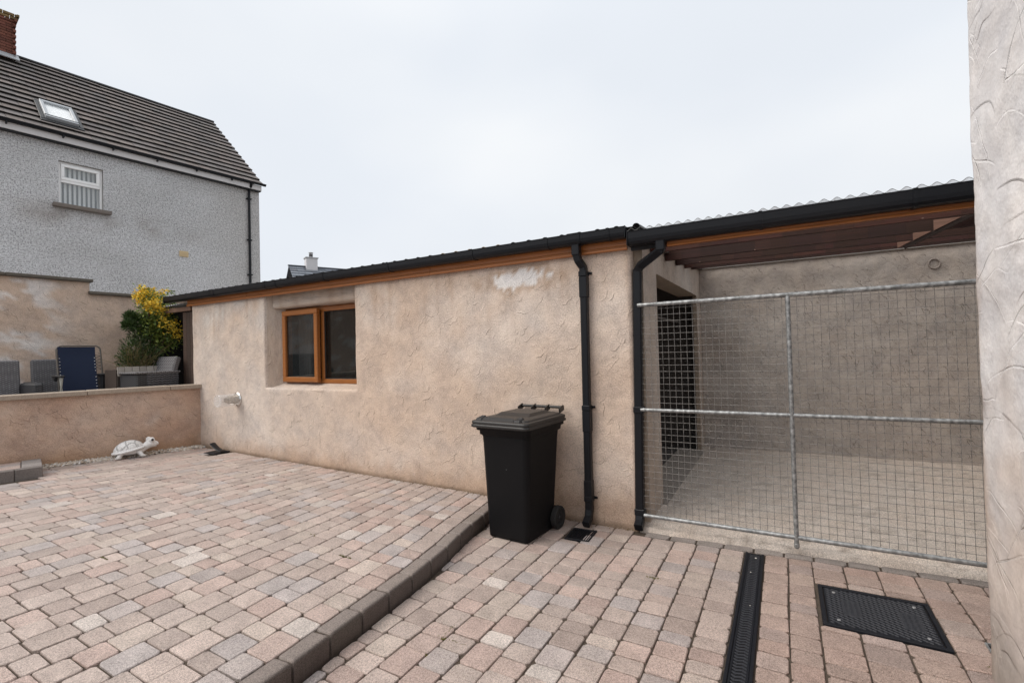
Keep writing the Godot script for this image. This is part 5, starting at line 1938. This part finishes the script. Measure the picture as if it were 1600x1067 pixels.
func nets(lo: Vector3, hi: Vector3, cell: float, f: Callable, tint: Callable) -> MB:
	var nx := int((hi.x - lo.x) / cell) + 1
	var ny := int((hi.y - lo.y) / cell) + 1
	var nz := int((hi.z - lo.z) / cell) + 1
	var d := PackedFloat32Array()
	d.resize(nx * ny * nz)
	for k in nz:
		for j in ny:
			for i in nx:
				d[(k * ny + j) * nx + i] = f.call(lo + Vector3(i, j, k) * cell)
	var mb := MB.new()
	var at := {}
	for k in nz - 1:
		for j in ny - 1:
			for i in nx - 1:
				var s := Vector3.ZERO
				var n := 0
				for e in [[0, 0, 0, 1, 0, 0], [0, 1, 0, 1, 1, 0], [0, 0, 1, 1, 0, 1], [0, 1, 1, 1, 1, 1], [0, 0, 0, 0, 1, 0], [1, 0, 0, 1, 1, 0], [0, 0, 1, 0, 1, 1], [1, 0, 1, 1, 1, 1], [0, 0, 0, 0, 0, 1], [1, 0, 0, 1, 0, 1], [0, 1, 0, 0, 1, 1], [1, 1, 0, 1, 1, 1]]:
					var a := d[((k + e[2]) * ny + j + e[1]) * nx + i + e[0]]
					var b := d[((k + e[5]) * ny + j + e[4]) * nx + i + e[3]]
					if (a < 0.0) != (b < 0.0):
						s += Vector3(e[0], e[1], e[2]).lerp(Vector3(e[3], e[4], e[5]), a / (a - b))
						n += 1
				if n > 0:
					var p := lo + (Vector3(i, j, k) + s / n) * cell
					var h := cell * 0.5
					var g := Vector3(f.call(p + Vector3(h, 0, 0)) - f.call(p - Vector3(h, 0, 0)), f.call(p + Vector3(0, h, 0)) - f.call(p - Vector3(0, h, 0)), f.call(p + Vector3(0, 0, h)) - f.call(p - Vector3(0, 0, h)))
					mb.col = tint.call(p)
					at[Vector3i(i, j, k)] = mb.put(p, g.normalized(), Vector2(p.x, p.z))
	for k in range(1, nz - 1):
		for j in range(1, ny - 1):
			for i in range(1, nx - 1):
				var a := d[(k * ny + j) * nx + i] < 0.0
				var c := Vector3i(i, j, k)
				for ax in 3:
					var q := c
					q[ax] += 1
					if (d[(q.z * ny + q.y) * nx + q.x] < 0.0) == a:
						continue
					var u := Vector3i.ZERO
					var w := Vector3i.ZERO
					u[(ax + 1) % 3] = 1
					w[(ax + 2) % 3] = 1
					var vs := [at[c], at[c - u], at[c - u - w], at[c - w]]
					mb.face(vs[0], vs[1], vs[2])
					mb.face(vs[0], vs[2], vs[3])
	return mb

func tortoise() -> void:
	var t := thing("tortoise_ornament", "white stone tortoise garden ornament with raised head on the gravel", "ornament", Vector3(-7.05, 0.222, 0.915), deg_to_rad(70))
	var body := func(p: Vector3) -> float:
		var d := ell(p, Vector3(0.0, 0.075, 0), Vector3(0.155, 0.05, 0.105))
		d = smin(d, cap(p, Vector3(0.11, 0.09, 0), Vector3(0.20, 0.135, -0.012), 0.055, 0.05), 0.02)
		d = smin(d, ell(p, Vector3(0.235, 0.155, -0.02), Vector3(0.068, 0.058, 0.066)), 0.015)
		d = smin(d, ell(p, Vector3(0.292, 0.142, -0.034), Vector3(0.046, 0.042, 0.052)), 0.02)
		for s in [-1.0, 1.0]:
			d = smin(d, ell(p, Vector3(0.236 + s * 0.016, 0.212, -0.02 + s * 0.048), Vector3(0.036, 0.040, 0.034)), 0.008)
			d = smin(d, cap(p, Vector3(0.10, 0.07, s * 0.085), Vector3(0.135, 0.022, s * 0.125), 0.030, 0.024), 0.012)
			d = smin(d, ell(p, Vector3(0.148, 0.014, s * 0.13), Vector3(0.038, 0.016, 0.028)), 0.01)
			d = smin(d, cap(p, Vector3(-0.10, 0.06, s * 0.085), Vector3(-0.13, 0.022, s * 0.115), 0.030, 0.026), 0.012)
			d = smin(d, ell(p, Vector3(-0.132, 0.012, s * 0.12), Vector3(0.04, 0.015, 0.028)), 0.01)
		d = smin(d, cap(p, Vector3(-0.15, 0.07, 0), Vector3(-0.19, 0.055, 0), 0.016, 0.008), 0.01)
		# the smiling mouth
		return maxf(d, -ell(p, Vector3(0.317, 0.120, -0.04), Vector3(0.04, 0.0055, 0.07)))
	var white := func(p: Vector3) -> Color:
		var c := Color(0.86, 0.85, 0.84) * (1.0 + 0.12 * mid.get_noise_3dv(p * 40.0))
		return blend(c, Color(0.33, 0.31, 0.27), smoothstep(0.07, 0.0, p.y) * 0.55)
	var b := nets(Vector3(-0.22, -0.02, -0.18), Vector3(0.36, 0.32, 0.19), 0.008, body, white)
	part("body", b, M.ornament, t)
	var tilt := Basis(Vector3.BACK, 0.17)
	var shell := func(p0: Vector3) -> float:
		var p := tilt.transposed() * (p0 - Vector3(-0.01, 0.095, 0))
		var dome := ell(p, Vector3(0, 0.0, 0), Vector3(0.178, 0.142, 0.145))
		dome = maxf(dome, -p.y)
		var rr := Vector2(p.x / 0.185, p.z / 0.148).length()
		var rim := Vector2((rr - 1.0) * 0.15, p.y - 0.004).length() - 0.014
		var d := smin(dome, rim, 0.012)
		# scutes cut as shallow grooves
		var g := minf(absf(sin(p.x * 30.0 + 0.6 * sin(p.z * 22.0))), absf(sin(p.z * 30.0 + 0.5 * sin(p.x * 26.0))))
		return d + 0.0035 * smoothstep(0.30, 0.0, g) * smoothstep(0.02, 0.04, p.y)
	var sw := func(p0: Vector3) -> Color:
		var p := tilt.transposed() * (p0 - Vector3(-0.01, 0.095, 0))
		var g := minf(absf(sin(p.x * 30.0 + 0.6 * sin(p.z * 22.0))), absf(sin(p.z * 30.0 + 0.5 * sin(p.x * 26.0))))
		var c := Color(0.86, 0.86, 0.855)
		c = blend(c, Color(0.18, 0.18, 0.18), smoothstep(0.36, 0.06, g) * smoothstep(0.03, 0.05, p.y) * (0.6 + 0.8 * mid.get_noise_3dv(p * 30.0)))
		return blend(c, Color(0.22, 0.22, 0.22), smoothstep(0.12, 0.4, mid.get_noise_3dv(p * 45.0)) * 0.65)
	part("shell", nets(Vector3(-0.23, 0.04, -0.18), Vector3(0.21, 0.29, 0.18), 0.008, shell, sw), M.ornament, t)
	for s in [-1.0, 1.0]:
		var e := MB.new()
		e.lathe([Vector2(0.0, 0.008), Vector2(0.010, 0.006), Vector2(0.0165, 0.0), Vector2(0.016, -0.008)], 14, Transform3D(Basis(Vector3.UP, s * 0.15) * Basis(Vector3.RIGHT, s * PI / 2), Vector3(0.242 + s * 0.016, 0.214, -0.02 + s * 0.081)))
		part("pupil", e, M.black, t)

# ---------------------------------------------------------------- terrace furniture and plants
func terrace_things() -> void:
	var fy := 0.62
	# reclining chair with a blue sling
	var r := thing("reclining_chair", "dark blue laced sling recliner with a tubular frame behind the low wall", "chair", Vector3(-8.62, fy, 0.905), deg_to_rad(86))
	# local: z forwards to the yard, x to the right
	var lean := func(x: float, h: float, off := 0.0) -> Vector3:
		return Vector3(x, h, -0.05 - 0.22 * (h - 0.4) + off)
	var fr := MB.new()
	var p := [lean.call(-0.275, 0.35), lean.call(-0.275, 1.17)]
	for k in 6:
		var a := PI - PI * 0.5 * k / 5.0
		p.append(lean.call(-0.205 + 0.07 * cos(a), 1.175 + 0.07 * sin(a)))
	for k in 6:
		var a := PI * 0.5 - PI * 0.5 * k / 5.0
		p.append(lean.call(0.205 + 0.07 * cos(a), 1.175 + 0.07 * sin(a)))
	p.append(lean.call(0.275, 1.17))
	p.append(lean.call(0.275, 0.35))
	fr.tube(p, 0.0125, 8)
	part("frame", fr, mat(lin(0.12, 0.105, 0.09), 0.4), r)
	var sl := MB.new()
	var rows := []
	for k in 9:
		var h := lerpf(0.42, 1.228, k / 8.0)
		var row := []
		for j in 7:
			var x := lerpf(-0.262, 0.205, j / 6.0)
			row.append(lean.call(x, h, -0.025 * sin(PI * j / 6.0) + (0.016 if k == 8 else 0.0)))
		rows.append(row)
	sl.skin(rows, false)
	part("sling", sl, M.sling, r)
	var eye_mb := MB.new()
	var lc := MB.new()
	lc.col = Color(0.08, 0.07, 0.07)
	for k in 13:
		var h := 0.42 + 0.052 * k
		for s in [[0.190, 0.268], [-0.248, -0.272]]:
			if k == 7 and s[0] > 0.0:
				continue
			eye_mb.box(lean.call(s[0], h, 0.006), Vector3(0.015, 0.014, 0.008), 0.003)
			lc.tube([lean.call(s[0], h, 0.008), lean.call(s[1], h + 0.026, 0.008)], 0.004, 5)
			lc.tube([lean.call(s[1], h + 0.026, 0.008), lean.call(s[0], h + 0.052, 0.008)], 0.004, 5)
	eye_mb.col = Color.WHITE
	part("eyelets", eye_mb, M.white, r)
	part("lacing", lc, M.vc, r)
	for s in [-1.0, 1.0]:
		var ar := MB.new()
		ar.box(Vector3(s * 0.335, 0.77, 0.13), Vector3(0.06, 0.035, 0.46), 0.012)
		ar.box(Vector3(s * 0.335, 0.74, -0.02), Vector3(0.04, 0.07, 0.12), 0.01, Basis(Vector3.RIGHT, 0.4))
		part("armrest", ar, M.black_dull, r)
		var lg := MB.new()
		lg.tube([Vector3(s * 0.325, 0.75, 0.30), Vector3(s * 0.325, 0.0, 0.02)], 0.0125, 8)
		lg.tube([Vector3(s * 0.31, 0.75, 0.12), Vector3(s * 0.31, 0.0, 0.42)], 0.0125, 8)
		part("leg", lg, mat(lin(0.42, 0.42, 0.38), 0.35), r)
	var st := MB.new()
	st.box(Vector3(0, 0.40, 0.25), Vector3(0.5, 0.02, 0.5), 0.006)
	part("seat", st, M.sling, r)
	# wicker seats
	wicker_chair("wicker_sofa", "pale grey wicker sofa back at the far left behind the low wall", "sofa", Vector3(-8.75, fy, 2.38), deg_to_rad(88), 1.65, M.wicker, 1.035)
	wicker_chair("wicker_armchair", "grey wicker armchair half hidden behind the blue recliner", "chair", Vector3(-9.25, fy, 0.98), deg_to_rad(86), 0.62, M.wicker, 1.04)
	var wc := thing("wicker_armchair", "dark wicker armchair seen from its side beneath the flowering shrub", "chair", Vector3(-7.76, fy, 0.39), 0.0)
	var bs := MB.new()
	bs.box(Vector3(0, 0.40, -0.02), Vector3(0.62, 0.75, 0.58), 0.02)
	part("side", bs, M.wicker_dark, wc)
	var wv := MB.new()
	wv.col = Color(0.13, 0.13, 0.145)
	for j in 9:
		var path := []
		for k in 25:
			var z := 0.13 - 0.44 * k / 24.0
			path.append(Vector3(0.314 + 0.004 * cos(k * PI), 0.47 + 0.036 * j + 0.007 * sin(TAU * k / 4.0), z))
		wv.tube(path, 0.011, 6)
	part("weave", wv, M.vc, wc)
	var cap_mb := MB.new()
	cap_mb.box(Vector3(0.0, 0.785, -0.02), Vector3(0.66, 0.03, 0.64), 0.01)
	part("arm_top", cap_mb, M.wicker, wc)
	var bk := MB.new()
	bk.box(Vector3(0.0, 0.88, -0.29), Vector3(0.60, 0.30, 0.09), 0.02, Basis(Vector3.RIGHT, -0.28))
	part("backrest", bk, M.wicker, wc)
	# black side table
	var tb := thing("side_table", "plain black side table to the right of the blue recliner", "table", Vector3(-8.75, fy, 0.50), deg_to_rad(86))
	var tt := MB.new()
	tt.box(Vector3(0, 0.765, 0), Vector3(0.36, 0.03, 0.36), 0.006)
	part("tabletop", tt, M.black_dull, tb)
	var ap := MB.new()
	ap.box(Vector3(0, 0.60, 0), Vector3(0.32, 0.30, 0.32), 0.006)
	part("apron", ap, M.black_dull, tb)
	for sx in [-1.0, 1.0]:
		for sz in [-1.0, 1.0]:
			var lg := MB.new()
			lg.box(Vector3(sx * 0.14, 0.225, sz * 0.14), Vector3(0.04, 0.45, 0.04), 0.004)
			part("leg", lg, M.black_dull, tb)
	# slatted planter
	var pl := thing("slatted_planter", "weathered slatted timber planter holding the shrubs against the wall", "planter", Vector3(-8.24, fy, 0.34), deg_to_rad(88))
	for row in 5:
		for k in 7:
			var s := MB.new()
			s.col = Color(0.55, 0.50, 0.45) * rng.randf_range(0.75, 1.2) if row % 2 == 0 else Color(0.075, 0.062, 0.05)
			s.box(Vector3(-0.30 + 0.1 * k, 0.17 + 0.16 * row + 0.0, 0.24 + (0.02 if row % 2 == 0 else 0.0)), Vector3(0.094, 0.15 if row % 2 == 0 else 0.155, 0.02), 0.004, Basis(Vector3.RIGHT, -0.25 if row % 2 == 0 else 0.0))
			part("slat", s, M.darkwood, pl)
	var soil := MB.new()
	soil.col = Color(0.05, 0.035, 0.025)
	soil.box(Vector3(0, 0.42, 0), Vector3(0.70, 0.84, 0.44))
	part("soil", soil, M.vc, pl)
	shrub()

func wicker_chair(called: String, label: String, cat: String, at: Vector3, turn: float, w: float, m: Material, h: float) -> void:
	var t := thing(called, label, cat, at, turn)
	var b := MB.new()
	b.box(Vector3(0, h * 0.5 + 0.2, -0.28), Vector3(w, h - 0.4, 0.09), 0.02, Basis(Vector3.RIGHT, -0.12))
	part("backrest", b, m, t)
	var s := MB.new()
	s.box(Vector3(0, 0.22, 0.05), Vector3(w, 0.36, 0.62), 0.02)
	part("seat", s, m, t)
	for x in [-1.0, 1.0]:
		var a := MB.new()
		a.box(Vector3(x * (w * 0.5 + 0.05), 0.35, 0.05), Vector3(0.11, 0.66, 0.68), 0.02)
		part("arm", a, M.wicker_dark, t)

func leaf(mb: MB, p: Vector3, dir: Vector3, len: float, wid: float) -> void:
	var side := dir.cross(Vector3(rng.randfn(), rng.randfn(), rng.randfn())).normalized()
	var nn := side.cross(dir).normalized()
	var m := p + dir * len * 0.5 + nn * len * 0.08
	mb.poly([p, m + side * wid, p + dir * len, m - side * wid], nn)

func shrub() -> void:
	var t := thing("flowering_shrub", "tall leafy shrub covered in yellow blossom in front of the boundary wall", "shrub", Vector3(-8.25, 1.40, 0.10))
	var st := MB.new()
	st.col = Color(0.09, 0.06, 0.04)
	var ends := []
	for k in 15:
		var top := Vector3(rng.randf_range(-0.25, 0.25), rng.randf_range(0.6, 1.42), rng.randf_range(-0.36, 0.20))
		var mdl := top * 0.5 + Vector3(rng.randfn(0, 0.05), 0.1, rng.randfn(0, 0.05))
		st.tube([Vector3(rng.randfn(0, 0.04), -0.1, rng.randfn(0, 0.04)), mdl, top], 0.011, 5, true, 0.004)
		for f in [0.35, 0.5, 0.65, 0.8, 0.92, 1.0]:
			ends.append((mdl.lerp(top, (f - 0.3) / 0.7)))
	part("stem", st, M.vc, t)
	var lf := MB.new()
	for k in 5200:
		var e: Vector3 = ends[rng.randi_range(0, ends.size() - 1)]
		var p := e + Vector3(rng.randfn(0, 0.075), rng.randfn(0, 0.075), rng.randfn(0, 0.075))
		if p.z > 0.30 or p.z < -0.44 or p.y > 1.46:
			continue
		var g := rng.randf()
		lf.col = Color(0.09, 0.16, 0.03).lerp(Color(0.24, 0.29, 0.05), g) * rng.randf_range(0.6, 1.15)
		leaf(lf, p, Vector3(rng.randfn(), rng.randfn() - 0.2, rng.randfn()).normalized(), rng.randf_range(0.035, 0.065), rng.randf_range(0.009, 0.016))
	stuff(part("foliage", lf, M.leaf, t))
	var bl := MB.new()
	var centres := []
	for k in 64:
		var f := rng.randf()
		# a mass at the top and a cascade down the right hand side
		var c := Vector3(0.10 + rng.randfn(0, 0.07), 1.40 - 0.30 * rng.randf(), lerpf(0.24, -0.08, rng.randf()))
		if k > 26:
			c = Vector3(0.20 + rng.randfn(0, 0.05), lerpf(1.16, 0.48, pow(f, 1.3)), clampf(lerpf(0.10, -0.30, f * 1.2) + rng.randfn(0, 0.07), -0.36, 0.2))
		centres.append(c)
	for c in centres:
		for k in (26 if c.y > 1.12 else 12):
			var p: Vector3 = c + Vector3(rng.randfn(0, 0.04), rng.randfn(0, 0.036), rng.randfn(0, 0.045))
			bl.col = Color(0.86, 0.57, 0.03).lerp(Color(0.90, 0.72, 0.12), rng.randf()) * rng.randf_range(0.75, 1.1)
			for s in 4:
				leaf(bl, p, Vector3(rng.randfn() + 0.4, rng.randfn() + 0.3, rng.randfn()).normalized(), 0.024, 0.011)
	stuff(part("blossom", bl, M.petal, t))
	# the dense green bush at its left
	var t2 := thing("green_bush", "dense dark green bush with dry stems left of the yellow blossom", "bush", Vector3(-8.22, 1.38, 0.40))
	var l2 := MB.new()
	var clumps := [[Vector3(0, 0.42, -0.02), 0.20], [Vector3(0.03, 0.22, 0.06), 0.17], [Vector3(0, 0.62, -0.12), 0.17], [Vector3(0.0, 0.85, -0.10), 0.13], [Vector3(0.05, 0.30, -0.22), 0.18], [Vector3(-0.05, 0.95, 0.0), 0.09], [Vector3(0.02, 0.80, 0.05), 0.09]]
	for k in 5200:
		var c: Array = clumps[rng.randi_range(0, clumps.size() - 1)]
		var d := Vector3(rng.randfn(), rng.randfn(), rng.randfn()).normalized()
		var p: Vector3 = c[0] + d * c[1] * sqrt(rng.randf()) * rng.randf_range(0.85, 1.08)
		if p.y < 0.0:
			continue
		l2.col = Color(0.028, 0.062, 0.018).lerp(Color(0.075, 0.125, 0.032), rng.randf()) * rng.randf_range(0.6, 1.2)
		leaf(l2, p, (d + Vector3(0, 0.7, 0) + Vector3(rng.randfn(), rng.randfn(), rng.randfn()) * 0.4).normalized(), rng.randf_range(0.04, 0.075), 0.006)
	stuff(part("foliage", l2, M.leaf, t2))
	var dry := MB.new()
	for k in 130:
		dry.col = Color(0.28, 0.20, 0.10).lerp(Color(0.15, 0.15, 0.05), rng.randf())
		var a := Vector3(rng.randfn(0.05, 0.05), rng.randf_range(-0.02, 0.1), rng.randfn(-0.05, 0.08))
		var b := a + Vector3(rng.randf_range(0.02, 0.2), rng.randf_range(0.12, 0.45), rng.randfn(0.0, 0.14))
		dry.tube([a, (a + b) * 0.5 + Vector3(0, 0.05, 0), b], 0.004, 4, false, 0.0015)
	stuff(part("dry_stems", dry, M.vc, t2))

# ---------------------------------------------------------------- the scene
func sky_picture() -> ImageTexture:
	var W := 512
	var H := 256
	var f := FastNoiseLite.new()
	f.seed = 77
	f.frequency = 1.1
	f.fractal_octaves = 5
	f.fractal_gain = 0.45
	var data := PackedFloat32Array()
	data.resize(W * H * 3)
	for j in H:
		var up := (0.5 - (j + 0.5) / H) * PI
		for i in W:
			var a := ((i + 0.5) / W) * TAU
			var d := Vector3(cos(up) * cos(a), sin(up) * 2.2, cos(up) * sin(a))
			var n := f.get_noise_3dv(d)
			var n2 := f.get_noise_3dv(d * 0.6 + Vector3(11, 3, 5))
			var l := (1.0 + 0.05 * n) * (1.0 + 0.28 * smoothstep(0.5, 1.0, sin(up)))
			var c := Color(0.735, 0.775, 0.832).lerp(Color(0.815, 0.835, 0.858), clampf(0.45 + 1.3 * n2 + 0.8 * n, 0, 1))
			data[(j * W + i) * 3] = c.r * l
			data[(j * W + i) * 3 + 1] = c.g * l
			data[(j * W + i) * 3 + 2] = c.b * l
	return tex(Image.create_from_data(W, H, false, Image.FORMAT_RGBF, data.to_byte_array()))

func _ready() -> void:
	# camera
	seen_by = Basis(Vector3(0.86865, -0.02704, -0.49469), Vector3(0.03277, 0.99946, 0.00291), Vector3(0.49434, -0.01874, 0.86907)).orthonormalized()
	var cam := Camera3D.new()
	cam.name = "camera"
	cam.fov = rad_to_deg(2.0 * atan(533.5 / 746.64))
	cam.near = 0.05
	cam.far = 900.0
	cam.transform = Transform3D(seen_by, eye)
	add_child(cam)
	cam.current = true
	# sky, light and exposure
	var env := Environment.new()
	env.background_mode = Environment.BG_SKY
	var sky := Sky.new()
	var sm := PanoramaSkyMaterial.new()
	sm.panorama = sky_picture()
	sm.energy_multiplier = 0.66
	sky.sky_material = sm
	env.sky = sky
	env.tonemap_mode = Environment.TONE_MAPPER_LINEAR
	env.tonemap_exposure = 1.68
	env.sdfgi_enabled = true
	env.ssao_enabled = true
	env.ssil_enabled = true
	var we := WorldEnvironment.new()
	we.name = "sky"
	we.environment = env
	add_child(we)
	var sun := DirectionalLight3D.new()
	sun.name = "sun"
	sun.light_energy = 0.5
	sun.light_color = Color(1.0, 0.965, 0.92)
	sun.light_angular_distance = 45.0
	sun.shadow_enabled = true
	sun.look_at_from_position(Vector3.ZERO, Vector3(0.52, -0.85, -0.56))
	add_child(sun)

	rng.seed = 4
	big.seed = 3
	big.frequency = 0.55
	big.fractal_octaves = 3
	mid.seed = 9
	mid.frequency = 1.7
	mid.fractal_octaves = 4
	materials()
	ground()
	outbuilding()
	carport()
	near_house()
	garden_walls()
	grey_house()
	far_house()
	lean_to()
	mesh_gate()
	wheelie_bin()
	small_things()
	tortoise()
	terrace_things()
